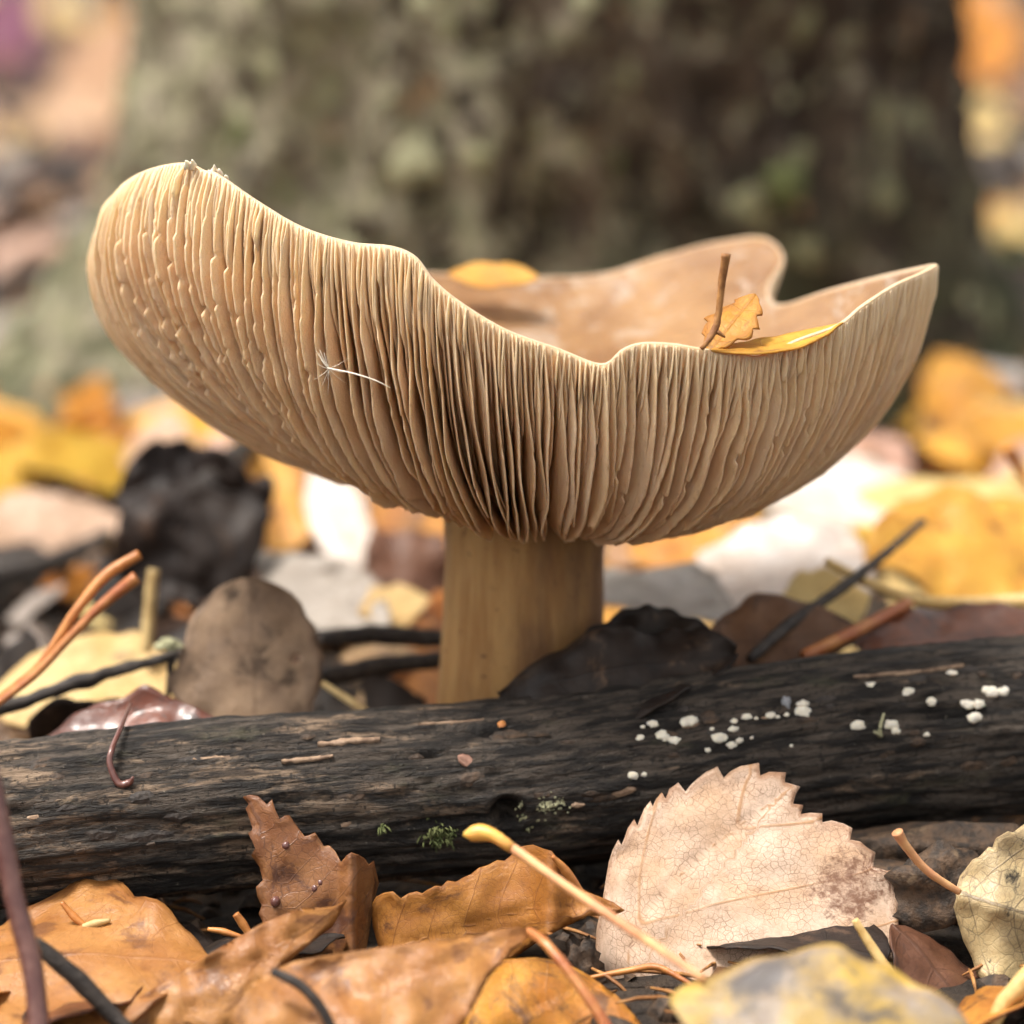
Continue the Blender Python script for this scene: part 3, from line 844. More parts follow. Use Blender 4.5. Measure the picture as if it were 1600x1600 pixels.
def samp(Gd, u, v):
    u = (u % 1.0) * NU; v = np.clip(v, 0, 1) * (NV - 1)
    i = np.floor(u).astype(int); fu = (u - i)[:, None]; i = i % NU; i2 = (i + 1) % NU
    j = np.minimum(np.floor(v).astype(int), NV - 2); fv = (v - j)[:, None]
    return (Gd[i, j] * (1 - fu) + Gd[i2, j] * fu) * (1 - fv) + (Gd[i, j + 1] * (1 - fu) + Gd[i2, j + 1] * fu) * fv

# pixel column of each place on the rim, to give each stretch of gills its own character
def rim_px(u):
    q = Vector(R[int(u * NU) % NU]) - CAM
    return 800 + FPX * q.x / q.dot(FWD), q.y < 42.2
NGILL = 480
SP = RL / NGILL
hsh = lambda a, b=0.0: (math.sin(a * 127.1 + b * 311.7) * 43758.5453) % 1.0
print('rim length', RL, 'gill spacing', SP)
made, spare_v, spare_f, spare_a, spn = 0, [], [], [], 0
for i in sorted(range(NGILL), key=lambda i: (not rim_px(i / NGILL)[1], i % 2, i)):     # the ones in view first
    u0 = (i + 0.30 * (hsh(i, 1) - 0.5)) / NGILL
    px, isfront = rim_px(u0)
    nv = 104 if isfront else 20
    long_ = i % 2 == 0
    full = i % 4 == 0
    vend = 0.03 + 0.10 * hsh(i, 2) if full else ((0.12 + 0.24 * hsh(i, 2)) if long_ else (0.50 + 0.32 * hsh(i, 2)))
    v = np.linspace(vend, 0.997, nv)
    crack = 0.65 * max(0.0, min(1.0, (520 - px) / 200)) if isfront else 0.0
    mid = math.exp(-((px - 610) / 70) ** 2) if isfront else 0.0     # torn, crowded stretch
    wavy = math.exp(-((px - 1190) / 80) ** 2) if isfront else 0.0   # crimped stretch
    H = (0.50 if long_ else 0.27) * (0.88 + 0.26 * hsh(i, 3))
    prof = np.interp(v, [0, 0.12, 0.35, 0.6, 0.8, 0.92, 1.0], [0.55, 0.9, 1.0, 0.92, 0.62, 0.30, 0.03])
    endf = np.clip((v - vend) / (0.10 if long_ else 0.16), 0, 1) ** 0.7
    h = H * prof * (0.12 + 0.88 * endf)
    du = np.zeros(nv)
    jag = np.zeros(nv)
    for k in range(nv):
        jag[k] = 0.05 * mn.noise(Vector((v[k] * 12, i * 3.3, 0.5))) + 0.035 * mn.noise(Vector((v[k] * 60, i * 5.1, 2.5)))
        if hsh(math.floor(v[k] * 38), i) > 0.965: jag[k] -= 0.13
        du[k] = 0.75 * mn.noise(Vector((v[k] * 1.6, i * 0.08, 7))) + 0.16 * mn.noise(Vector((v[k] * 2.6, i * 0.5, 17)))
        if wavy > 0.05:
            du[k] += wavy * (0.55 * math.sin(v[k] * 24 + 3 * mn.noise(Vector((i * 0.7, 0, 1)))) * math.exp(-((v[k] - 0.80) / 0.14) ** 2) + 0.5 * mn.noise(Vector((v[k] * 7, i * 0.9, 4))))
        if mid > 0.05:
            du[k] += mid * 0.55 * mn.noise(Vector((v[k] * 10, i * 1.3, 9)))
            jag[k] += mid * 0.5 * min(0.0, mn.noise(Vector((v[k] * 8, i * 2.3, 19))))
        if crack > 0.02:
            q = v[k] * 9.5 + 1.5 * mn.noise(Vector((i * 0.10, 3, 1))) + 0.55 * hsh(i, 6)
            b = math.floor(q); f = q - b
            jag[k] -= crack * (0.10 * hsh(b, i) + 0.34 * (1 - f) * hsh(b, i + 3) ** 1.5 + 0.28 * math.exp(-(min(f, 1 - f) / 0.05) ** 2) * (hsh(b, i + 0.5) > 0.6))
            du[k] += crack * 0.55 * (hsh(b, i * 1.7) - 0.5)
    h = np.maximum(h * np.clip(1 + jag, 0.12, 1.3), 0.012)
    uv = u0 + du * SP / RL
    p = samp(SG, uv, v); n = samp(NG, uv, v); t = samp(TU, uv, v)
    n /= np.linalg.norm(n, axis=1, keepdims=True); t /= np.linalg.norm(t, axis=1, keepdims=True)
    lean = 0.25 * mn.noise(Vector((i * 0.04, 0, 5))) + 0.30 * (hsh(i, 8) - 0.5) + (float(np.interp(px, [150, 450, 600, 700, 900, 1100, 1300, 1450], [-0.1, -0.25, 0.2, 0.62, 0.55, 0.40, 0.25, 0.1])) if isfront else 0.0)
    lv_ = np.array([lean + 0.22 * mn.noise(Vector((q * 4, i * 0.6, 11))) for q in v])
    dr = n * np.cos(lv_)[:, None] + t * np.sin(lv_)[:, None]
    wb = 0.034 if long_ else 0.027
    wm, we = 0.022 + 0.006 * crack, 0.012 + 0.010 * crack
    tap = np.clip((v - vend) / 0.06, 0.25, 1)
    rim_t = np.interp(v, [0.0, 0.75, 1.0], [1, 1, 0.45])
    sc_ = (tap * rim_t)
    rows = [(-wb, None, 0), (-wm, 0.55, 0.5), (-we * 1.15, 0.95, 0.9), (-we * 0.75, 1.0, 1.0), (we * 0.75, 1.0, 1.0), (we * 1.15, 0.95, 0.9), (wm, 0.55, 0.5), (wb, None, 0)]
    V = np.zeros((nv, 8, 3)); A = np.zeros((nv, 8, 3))
    for k, (w, hh, hf) in enumerate(rows):
        dep = (-0.03 * np.ones(nv)) if hh is None else hh * h
        V[:, k] = p + dr * dep[:, None] + t * (w * sc_)[:, None]
        A[:, k, 0] = v; A[:, k, 1] = hf; A[:, k, 2] = hsh(i, 9)
    F = []
    for a in range(nv - 1):
        for k in range(8):
            k2 = (k + 1) % 8
            F.append((a * 8 + k, a * 8 + k2, (a + 1) * 8 + k2, (a + 1) * 8 + k))
    F.append(tuple(range(8))[::-1]); F.append(tuple((nv - 1) * 8 + k for k in range(8)))
    if sgn < 0: F = [f[::-1] for f in F]
    if made < 296:
        mesh_obj('gill', V.reshape(-1, 3), F, MAT_GILL, cap, attrs={'gv': A.reshape(-1, 3)})
        made += 1
    else:                                                  # the remaining ones, mostly round the far side
        spare_v.append(V.reshape(-1, 3)); spare_a.append(A.reshape(-1, 3))
        spare_f += [tuple(q + spn for q in f) for f in F]; spn += nv * 8
o = mesh_obj('far_gills', np.vstack(spare_v), spare_f, MAT_GILL, cap, attrs={'gv': np.vstack(spare_a)})
o['kind'] = 'stuff'

# the shortest gills, crowded along the margin
geos_v, geos_f, geos_a, nb = [], [], [], 0
for i in range(NGILL):
    if hsh(i, 25) < 0.25: continue
    u0 = (i + 0.5 + 0.55 * (hsh(i, 21) - 0.5)) / NGILL
    v = np.linspace(0.66 + 0.22 * hsh(i, 22), 0.998, 12)
    tw = np.clip((v - v[0]) / 0.10, 0.15, 1)[:, None]
    h = (0.08 + 0.11 * hsh(i, 27)) * np.interp((v - v[0]) / (v[-1] - v[0]), [0, 0.45, 0.75, 1], [0.0, 1, 0.75, 0.04]) * (0.8 + 0.4 * hsh(i, 23))
    uv = u0 + np.array([0.4 * mn.noise(Vector((q * 7, i * 0.37, 2))) for q in v]) * SP / RL
    p = samp(SG, uv, v); n = samp(NG, uv, v); t = samp(TU, uv, v)
    V = np.stack([p - t * 0.018 * tw - n * 0.02, p - t * 0.010 * tw + n * h[:, None], p + t * 0.010 * tw + n * h[:, None], p + t * 0.018 * tw - n * 0.02], 1)
    A = np.zeros((12, 4, 3)); A[:, :, 0] = v[:, None]; A[:, 1:3, 1] = 0.7
    geos_v.append(V.reshape(-1, 3)); geos_a.append(A.reshape(-1, 3))
    for a in range(11):
        for k in range(4):
            k2 = (k + 1) % 4
            geos_f.append((nb + a * 4 + k, nb + a * 4 + k2, nb + a * 4 + 4 + k2, nb + a * 4 + 4 + k))
    geos_f.append((nb + 3, nb + 2, nb + 1, nb)); geos_f.append(tuple(nb + 44 + k for k in range(4)))
    nb += 48
if sgn < 0: geos_f = [f[::-1] for f in geos_f]
o = mesh_obj('short_gills', np.vstack(geos_v), geos_f, MAT_GILL, cap, attrs={'gv': np.vstack(geos_a)})
o['kind'] = 'stuff'

# stem
sv, sf = [], []
NS_, NR_ = 60, 44
for j in range(NR_):
    f = j / (NR_ - 1)
    z = -0.6 + (ZB + 0.45 + 0.6) * f
    for k in range(NS_):
        a = 2 * math.pi * k / NS_
        r = 1.21 - 0.10 * f + 0.20 * math.exp(-z / 1.6) + 0.28 * max(0, (f - 0.74) / 0.26) ** 2
        r += 0.05 * mn.noise(Vector((math.cos(a) * 1.2, math.sin(a) * 1.2, z * 0.3))) + 0.02 * mn.noise(Vector((math.cos(a) * 7, math.sin(a) * 7, z * 0.5)))
        sv.append((SX - 0.10 * (1 - f) + r * math.cos(a), SY + r * math.sin(a), z))
for j in range(NR_ - 1):
    for k in range(NS_):
        k2 = (k + 1) % NS_
        sf.append((j * NS_ + k, j * NS_ + k2, (j + 1) * NS_ + k2, (j + 1) * NS_ + k))
sf.append(tuple(range(NS_))[::-1]); sf.append(tuple((NR_ - 1) * NS_ + k for k in range(NS_)))
mesh_obj('stem', sv, sf, MAT_STEM, mushroom)
# torn shreds of flesh at the top of the left lobe
geos = []
for k, (x0, y0, x1, y1) in enumerate([(330, 275, 335, 258), (340, 276, 342, 264), (325, 278, 326, 266), (298, 262, 300, 250), (350, 285, 352, 274), (292, 260, 290, 251)]):
    a, b = P(x0, y0, 1.15), P(x1, y1, 1.05)
    geos.append(tube_geo([a, (a + b) / 2 + Vector((0.02, 0, 0)), b], [0.055, 0.045, 0.012], 6, 6, 0.4, k))
V, F = merge(*geos)
mesh_obj('torn_shred', V, F, MAT_FUNGUS, cap)
#==THINGS==

# ------------------------------------------------------------------ leaves in front of the log
UP = Vector((0, 0, 1))
def tow(up=0.4, x=0.0):
    return Vector((x, -1, up))                              # a face turned to the camera side, tipped up

leaf_mat('leaf_dry_beige', (0.80, 0.62, 0.48), (0.72, 0.49, 0.32), (0.26, 0.12, 0.06), 0.78, (0.42, 0.2, 0.09), 0.05, rough=0.45, trans=0.25, cell=11, side=0.55, spot_scale=0.9, var=0, line=(0.50, 0.26, 0.11), blot=(1.55, 3.0, 0.55, (0.20, 0.09, 0.05)), vslope=1.5, edge=0.8)
leaf_mat('leaf_rusty', (0.34, 0.15, 0.05), (0.24, 0.09, 0.03), (0.10, 0.04, 0.02), 0.5, (0.09, 0.035, 0.02), 0.45, rough=0.35, gloss=0.55, trans=0.2, cell=8, side=2.6, var=0)
leaf_mat('leaf_amber', (0.50, 0.22, 0.045), (0.40, 0.155, 0.03), (0.18, 0.065, 0.025), 0.5, (0.12, 0.05, 0.025), 0.35, rough=0.42, trans=0.25, cell=11, side=2.0, var=0)
leaf_mat('leaf_orange_blot', (0.52, 0.25, 0.075), (0.40, 0.165, 0.045), (0.30, 0.12, 0.04), 0.3, (0.20, 0.08, 0.03), 0.45, rough=0.4, gloss=0.5, trans=0.25, var=0)
leaf_mat('leaf_grey_yellow', (0.30, 0.25, 0.21), (0.60, 0.40, 0.08), (0.25, 0.16, 0.06), 0.3, (0.11, 0.10, 0.10), 0.5, rough=0.45, trans=0.2, var=0, spot_scale=1.0)
leaf_mat('leaf_speckled', (0.70, 0.54, 0.28), (0.54, 0.42, 0.24), (0.15, 0.11, 0.07), 0.6, (0.07, 0.06, 0.05), 0.22, rough=0.4, gloss=0.5, trans=0.25, cell=5, side=1.6, var=0, spot_scale=2.6, line=(0.13, 0.10, 0.07), blot=(-0.42, 0.66, 0.13, (0.012, 0.01, 0.01)))
leaf_mat('leaf_spotted_brown', (0.44, 0.30, 0.19), (0.22, 0.145, 0.095), (0.12, 0.07, 0.04), 0.3, (0.06, 0.035, 0.02), 0.35, rough=0.4, trans=0.2, var=0, spot_scale=1.6)

def traced_leaf(name, label, mat, outline, midrib, Yf, wave=0.02, K=9, thick=0.018, petiole=None, pet_r=0.05, pet_mat=None, fold=None, scal=0.0):
    """a leaf whose margin follows the given line; Yf gives its distance, so it stands as a tilted, curved blade"""
    seed = (sum(map(ord, label)) % 89) * 0.7
    O = []
    for i, a in enumerate(outline):                         # subdivide the margin
        b = outline[(i + 1) % len(outline)]
        n = max(1, int(math.hypot(b[0] - a[0], b[1] - a[1]) / 7))
        for k in range(n): O.append((a[0] + (b[0] - a[0]) * k / n, a[1] + (b[1] - a[1]) * k / n))
    mids = spline([(x, y, 0) for x, y in midrib], 60)[:, :2]
    m0, m1 = mids[0], mids[-1]
    ax = (m1 - m0) / np.linalg.norm(m1 - m0)
    xs = [q[0] for q in O]; ys = [q[1] for q in O]
    pts = [Vector(q) for q in O]
    rd = random.Random(int(seed * 10))
    step = 9.0
    y = min(ys)
    poly = np.array(O)
    def dist_in(px, py):
        x1, y1 = poly[:, 0], poly[:, 1]
        x2, y2 = np.roll(x1, -1), np.roll(y1, -1)
        hit = ((y1 > py) != (y2 > py)) & (px < (x2 - x1) * (py - y1) / (y2 - y1 + 1e-12) + x1)
        return hit.sum() % 2 == 1 and ((x1 - px) ** 2 + (y1 - py) ** 2).min() > (step * 0.6) ** 2
    while y < max(ys):
        x = min(xs)
        while x < max(xs):
            q = (x + rd.uniform(-2, 2), y + rd.uniform(-2, 2))
            if dist_in(*q): pts.append(Vector(q))
            x += step
        y += step
    n = len(O)
    v2, e2, f2 = delaunay_2d_cdt(pts, [(i, (i + 1) % n) for i in range(n)], [list(range(n))], 1, 1e-4)[:3]
    V, lc = [], []
    for q in v2:
        px, py = q.x, q.y
        j = int(np.argmin((mids[:, 0] - px) ** 2 + (mids[:, 1] - py) ** 2))
        side = (px - m0[0]) * -ax[1] + (py - m0[1]) * ax[0]
        along = (px - m0[0]) * ax[0] + (py - m0[1]) * ax[1]
        sd = math.hypot(px - mids[j][0], py - mids[j][1]) / 116.0 * (1 if side > 0 else -1)
        de = math.sqrt(((poly - np.array((px, py))) ** 2).sum(1).min())
        w = wave * (mn.noise(Vector((px * 0.010 + seed, py * 0.010, seed))) + 0.4 * mn.noise(Vector((px * 0.028 + seed, py * 0.028, seed)))) * 4
        w += wave * 4.0 * math.exp(-de / 14.0) * mn.noise(Vector((px * 0.025, py * 0.025 + seed, 3.3)))
        w += 0.05 * math.exp(-abs(sd) / 0.05)              # the midrib lies in a shallow groove
        V.append(tuple(P(px, py, Yf(px, py) + w))); lc.append((sd, along / 116.0, math.exp(-de / 9.0)))
    V = np.array(V); o = len(V)
    VV = np.vstack([V, V + np.array((0, thick * 0.9, thick * 0.35))])
    F, cnt = [], {}
    for f in f2:
        a, b, c = V[f[0]], V[f[1]], V[f[2]]
        f = list(f)
        if np.cross(b - a, c - a)[1] > 0: f = f[::-1]
        F.append(tuple(f)); F.append(tuple(i + o for i in f[::-1]))
        for k in range(len(f)):
            e = (f[k], f[(k + 1) % len(f)])
            if (e[1], e[0]) in cnt: del cnt[(e[1], e[0])]
            else: cnt[e] = 1
    for a, b in cnt: F.append((b, a, a + o, b + o))
    mt = LEAF[mat]
    if petiole is None:
        return tag(mesh_obj(name, VV, F, mt, attrs={'lc': lc + lc}), label, 'leaf')
    r = empty(name, (float(VV[:, 0].mean()), float(VV[:, 1].mean()), float(VV[:, 2].min())), label, 'leaf')
    mesh_obj('blade', VV, F, mt, r, attrs={'lc': lc + lc})
    pv, pf = tube_geo(petiole, [pet_r * 0.75, pet_r * 0.95, pet_r * 0.85, pet_r * 1.0, pet_r * 1.3], 40, 10, 0.22, 1.7)
    mesh_obj('petiole', pv, pf, pet_mat or MAT_PETIOLE, r)
    return r

OUT_A = [(929,1511),(932,1453),(942,1403),(951,1349),(957,1330),(966,1313),(971,1322),(976,1310),(981,1295),(991,1281),(996,1291),(1001,1278),(1007,1264),(1016,1253),(1020,1261),(1025,1250),(1034,1239),(1040,1249),(1046,1234),(1060,1224),(1071,1238),(1080,1227),(1091,1217),(1104,1207),(1121,1199),(1131,1216),(1142,1206),(1158,1198),(1186,1193),(1188,1213),(1202,1207),(1228,1208),(1226,1223),(1250,1230),(1243,1242),(1239,1257),(1255,1259),(1251,1273),(1266,1271),(1285,1272),(1285,1286),(1300,1283),(1318,1288),(1332,1295),(1328,1313),(1344,1316),(1356,1326),(1368,1333),(1364,1355),(1386,1362),(1406,1356),(1403,1382),(1404,1450),(1405,1517),(1402,1590),(1300,1620),(1180,1625),(1060,1610),(985,1580),(945,1545)]
traced_leaf('dry_leaf', 'pale beige toothed leaf with netted veins propped against the log', 'leaf_dry_beige', OUT_A, [(975,1540),(998,1447),(1086,1345),(1160,1288),(1225,1240)],
            lambda x, y: -2.15 + (1560 - y) / 360 * 1.85 + 0.10 * max(0, (x - 1340) / 70) ** 2 + 0.25 * max(0, (985 - x) / 60) ** 2, wave=0.02, K=12)
OUT_B = [(380,1246),(390,1243),(403,1245),(417,1258),(425,1250),(430,1266),(437,1281),(444,1276),(452,1275),(464,1292),(476,1308),(483,1306),(492,1302),(499,1312),(506,1323),(514,1322),(523,1330),(533,1348),(541,1338),(549,1333),(560,1337),(569,1342),(576,1352),(584,1346),(592,1380),(584,1411),(576,1464),(569,1504),(500,1530),(410,1505),(411,1442),(404,1428),(409,1415),(402,1401),(400,1387),(411,1376),(408,1365),(405,1354),(393,1337),(399,1326),(394,1315),(388,1303),(395,1296),(390,1280),(384,1264),(389,1257)]
rusty = traced_leaf('dry_leaf', 'rusty brown jagged leaf tip standing up against the dark log', 'leaf_rusty', OUT_B, [(480,1520),(455,1400),(420,1310),(388,1252)],
            lambda x, y: -1.75 + (1520 - y) / 270 * 0.75 + 0.16 * max(0, (x - 545) / 30) ** 2 - 0.25 * math.exp(-((x - 548) / 12) ** 2), wave=0.03)
for i, (px, py, r) in enumerate([(447, 1321, 0.055), (430, 1409, 0.07), (492, 1388, 0.05), (501, 1379, 0.045), (440, 1437, 0.04)]):
    c = P(px, py, -1.75 + (1520 - py) / 270 * 0.75 - 0.02)
    V, F = [], []
    for j in range(9):
        for k in range(12):
            d = Vector((math.sin(math.pi * j / 8) * math.cos(math.pi * k / 6), math.sin(math.pi * j / 8) * math.sin(math.pi * k / 6), math.cos(math.pi * j / 8)))
            V.append(c + d * r * (1 + 0.25 * mn.noise(d * 1.8 + Vector((i * 3, 0, 0)))))
    for j in range(8):
        for k in range(12):
            F.append((j * 12 + k, (j + 1) * 12 + k, (j + 1) * 12 + (k + 1) % 12, j * 12 + (k + 1) % 12))
    mesh_obj('gall', V, F, MAT_TWIG_RED, rusty)
OUT_C = [(582,1411),(588,1402),(600,1396),(614,1394),(626,1405),(638,1397),(651,1394),(660,1397),(667,1392),(681,1385),(690,1386),(699,1377),(712,1379),(724,1372),(736,1367),(748,1357),(762,1353),(777,1345),(788,1346),(797,1339),(807,1328),(817,1323),(833,1321),(848,1327),(862,1331),(874,1346),(882,1374),(919,1395),(959,1411),(976,1423),(959,1431),(919,1431),(886,1447),(850,1465),(800,1500),(716,1520),(634,1524),(594,1490),(582,1447)]
traced_leaf('dry_leaf', 'amber brown scalloped leaf between the rusty and beige leaves', 'leaf_amber', OUT_C, [(596,1490),(680,1462),(790,1430),(870,1415),(960,1422)],
            lambda x, y: -1.9 + (1500 - y) / 180 * 0.55 - 0.55 * max(0, (x - 840) / 130) - 0.28 * math.exp(-((x - 858) / 22) ** 2) + 0.3 * max(0, (620 - x) / 40), wave=0.035)
OUT_D = [(400,1530),(460,1503),(520,1493),(573,1485),(625,1478),(675,1471),(720,1465),(756,1459),(785,1453),(808,1449),(834,1458),(815,1474),(789,1497),(762,1530),(742,1570),(722,1605),(690,1680),(480,1700),(380,1660),(360,1590)]
traced_leaf('dry_leaf', 'large glossy orange leaf arched over with its stalk drooping down', 'leaf_orange_blot', OUT_D, [(832,1458),(700,1500),(560,1560),(420,1640)],
            lambda x, y: -5.0 + (1600 - y) / 150 * 0.9 + 0.35 * max(0, (x - 700) / 100) ** 2, wave=0.05, petiole=[P(826, 1455, -3.6), P(856, 1478, -4.0), P(905, 1540, -4.4), P(945, 1600, -4.7), P(985, 1680, -5.0)], pet_r=0.075, pet_mat=MAT_PETIOLE_RED)
OUT_J = [(720,1560),(756,1512),(790,1500),(835,1497),(880,1503),(925,1528),(965,1558),(1000,1598),(1030,1660),(900,1700),(700,1680)]
traced_leaf('dry_leaf', 'flat orange leaf in the hollow below the arched orange one', 'leaf_gold', OUT_J, [(720,1660),(800,1600),(880,1555),(930,1540)], lambda x, y: -3.9 + (1600 - y) / 110 * 0.9, wave=0.03)
OUT_E = [(120,1640),(200,1570),(290,1515),(350,1478),(411,1443),(445,1430),(472,1420),(500,1420),(520,1418),(541,1408),(530,1430),(520,1448),(490,1470),(452,1502),(420,1535),(391,1570),(340,1640),(260,1690)]
traced_leaf('dry_leaf', 'orange leaf curled lengthwise into a ridge below the rusty leaf', 'leaf_orange_blot', OUT_E, [(220,1650),(320,1560),(420,1490),(530,1416)],
            lambda x, y: -4.0 + (1600 - y) / 190 * 0.9 + 0.6 * max(0, ((x - 440) / 100)) ** 2, wave=0.05)
leaf('dry_leaf', 'broad brown orange leaf lying flat below the left log end', 'leaf_orange_blot', P(-120, 1520, -2.6), P(335, 1500, -2.9), Vector((0.05, -0.28, 1)), 3.4,
     shape='ellip', bend=0.05, rollL=-0.15, rollR=-0.12, wave=0.05, nS=40, nT=10, thick=0.03)
pt = [P(1100, 1530, -6.1), P(985, 1452, -5.0), P(900, 1395, -4.2), P(815, 1335, -3.5), P(785, 1312, -3.3), P(758, 1302, -3.2)]
g = leaf('dry_leaf', 'grey and yellow mottled leaf with long pinkish stalk ending in a yellow bulb', 'leaf_grey_yellow', P(1045, 1560, -6.2), P(1530, 1640, -6.6), Vector((-0.05, -0.55, 0.85)), 2.1,
     shape='ellip', bend=0.10, rollL=-0.3, rollR=-0.4, wave=0.10, nS=40, nT=12, thick=0.03, petiole=pt, pet_r=0.066, pet_mat=MAT_PETIOLE)
V, F = tube_geo([P(800, 1325, -3.4), P(772, 1306, -3.28), P(752, 1301, -3.2), P(737, 1303, -3.2), P(724, 1304, -3.2)], [0.07, 0.085, 0.115, 0.10, 0.025], 12, 12)
mesh_obj('stalk_bulb', V, F, simple_mat('bulb_yellow', (0.72, 0.43, 0.09), (0.66, 0.32, 0.08), 3, rough=0.35, spec=0.5, sss=0.3), g)
pt = [P(1499, 1394, -1.62), P(1450, 1362, -1.75), P(1415, 1322, -1.85), P(1402, 1300, -1.9)]
OUT_H = [(1493,1392),(1500,1370),(1511,1356),(1520,1344),(1530,1340),(1545,1324),(1551,1325),(1556,1311),(1575,1300),(1583,1302),(1600,1289),(1640,1284),(1700,1300),(1750,1380),(1750,1500),(1700,1580),(1640,1602),(1600,1590),(1575,1574),(1568,1576),(1560,1560),(1545,1549),(1535,1530),(1526,1524),(1519,1498),(1505,1470),(1496,1440),(1490,1418),(1494,1405)]
traced_leaf('dry_leaf', 'yellow grey speckled leaf with dark spots and ochre stalk by the log', 'leaf_speckled', OUT_H, [(1493,1392),(1540,1408),(1600,1426),(1740,1472)],
            lambda x, y: -2.05 + (1560 - y) / 280 * 1.0 + 0.15 * abs(x - 1560) / 60 - 0.25 * math.exp(-abs(y - 1400 - (x - 1500) * 0.3) / 25), wave=0.03, petiole=pt, pet_r=0.06, pet_mat=MAT_PETIOLE)
leaf('dry_leaf', 'dark crinkled brown leaf tucked between beige and speckled leaves', 'leaf_brown', P(1395, 1440, -1.7), P(1570, 1640, -2.8), Vector((0.35, -0.6, 0.7)), 1.6,
     shape='ellip', rollL=-0.9, rollR=-0.6, wave=0.12, nS=40, nT=10, thick=0.03)
stick('leaf_stalk', 'stout yellow leaf stalk beside the speckled leaf', 'stalk', MAT_PETIOLE_PALE, [P(1535, 1640, -4.2), P(1562, 1580, -4.0), P(1590, 1545, -3.9), P(1625, 1515, -3.8)], [0.08, 0.10, 0.14, 0.15], rough=0.22)
stick('leaf_stalk', 'pale ochre stalk lying across the beige leaf foot', 'stalk', MAT_PETIOLE_PALE, [P(1335, 1437, -2.6), P(1362, 1480, -2.7), P(1405, 1545, -2.9)], [0.05, 0.07, 0.09], rough=0.22)
stick('conifer_needle', 'orange needle poking up behind the amber leaf tip', 'needle', MAT_NEEDLE, [P(863, 1338, -1.9), P(885, 1362, -1.85), P(912, 1400, -1.8)], [0.03, 0.065, 0.05], rough=0.22)
stick('conifer_needle', 'short orange needle on the flat brown orange leaf', 'needle', MAT_NEEDLE, [P(96, 1410, -1.9), P(115, 1432, -1.95), P(134, 1448, -2.0)], [0.03, 0.055, 0.04], rough=0.22)
stick('conifer_needle', 'short pale needle touching an orange one on the flat leaf', 'needle', MAT_STRAW, [P(130, 1449, -2.05), P(150, 1443, -2.05), P(172, 1438, -2.05)], [0.045, 0.06, 0.03], rough=0.22)
stick('conifer_needle', 'upright orange needle between the ridge leaf and the log', 'needle', MAT_NEEDLE, [P(368, 1428, -1.95), P(380, 1445, -1.95), P(396, 1470, -2.0)], [0.045, 0.06, 0.04], rough=0.22)
stick('conifer_needle', 'orange needle lying flat in the dark under the log', 'needle', MAT_NEEDLE, [P(325, 1452, -1.8), P(350, 1456, -1.85), P(378, 1464, -1.9)], [0.03, 0.05, 0.03], rough=0.22)
stick('conifer_needle', 'thin curved ochre needle at the foot of the beige leaf', 'needle', MAT_NEEDLE, [P(920, 1528, -2.4), P(980, 1517, -2.4), P(1030, 1512, -2.5), P(1090, 1545, -2.8)], [0.03, 0.045, 0.045, 0.03], rough=0.22)
stick('red_twig', 'smooth dark red twig rising up past the left log end', 'twig', MAT_TWIG_RED, [P(-40, 1120, -4.4), P(-8, 1240, -4.6), P(22, 1400, -4.9), P(52, 1520, -5.2), P(66, 1660, -5.6)], [0.10, 0.12, 0.13, 0.13, 0.13], 40, 12, 0.08)
stick('dark_twig', 'dark grey twig crossing the flat leaf behind the red twig', 'twig', MAT_TWIG_DARK, [P(52, 1472, -4.4), P(120, 1528, -4.5), P(180, 1590, -4.6), P(240, 1650, -4.8)], [0.10, 0.12, 0.10, 0.09])
stick('dark_twig', 'thin dark twig bent across the big arched orange leaf', 'twig', MAT_TWIG_DARK, [P(425, 1517, -4.9), P(470, 1540, -5.0), P(505, 1580, -5.1), P(530, 1640, -5.2)], [0.05, 0.07, 0.06, 0.06])

def chunk(name, label, cat, mat, c, size, seed, amp=0.5):
    V, F = [], []
    nu, nv_ = 22, 14
    for j in range(nv_ + 1):
        ph = math.pi * j / nv_
        for k in range(nu):
            a = 2 * math.pi * k / nu
            d = Vector((math.sin(ph) * math.cos(a), math.sin(ph) * math.sin(a), math.cos(ph)))
            r = 1 + amp * mn.noise(d * 1.5 + Vector((seed, 0, 0))) + amp * 0.5 * mn.noise(d * 4 + Vector((0, seed, 0)))
            V.append(Vector(c) + Vector((d.x * size[0] * r, d.y * size[1] * r, d.z * size[2] * r)))
    for j in range(nv_):
        for k in range(nu):
            k2 = (k + 1) % nu
            F.append((j * nu + k, (j + 1) * nu + k, (j + 1) * nu + k2, j * nu + k2))
    return tag(mesh_obj(name, V, F, mat), label, cat)
chunk('bark_chunk', 'black crumbly bark lump under the log beside the speckled leaf', 'bark', MAT_CRUMB, P(1450, 1395, -0.9), (0.95, 0.5, 0.5), 3.0, 0.7)
chunk('bark_chunk', 'brown bark lump wedged beneath the log behind the beige leaf', 'bark', MAT_CRUMB, P(1480, 1330, 0.3), (1.6, 0.5, 0.35), 7.0, 0.5)
chunk('bark_chunk', 'small dark bark lump between amber leaf and beige leaf', 'bark', MAT_CRUMB, P(905, 1510, -2.0), (0.25, 0.25, 0.35), 5.0, 0.7)

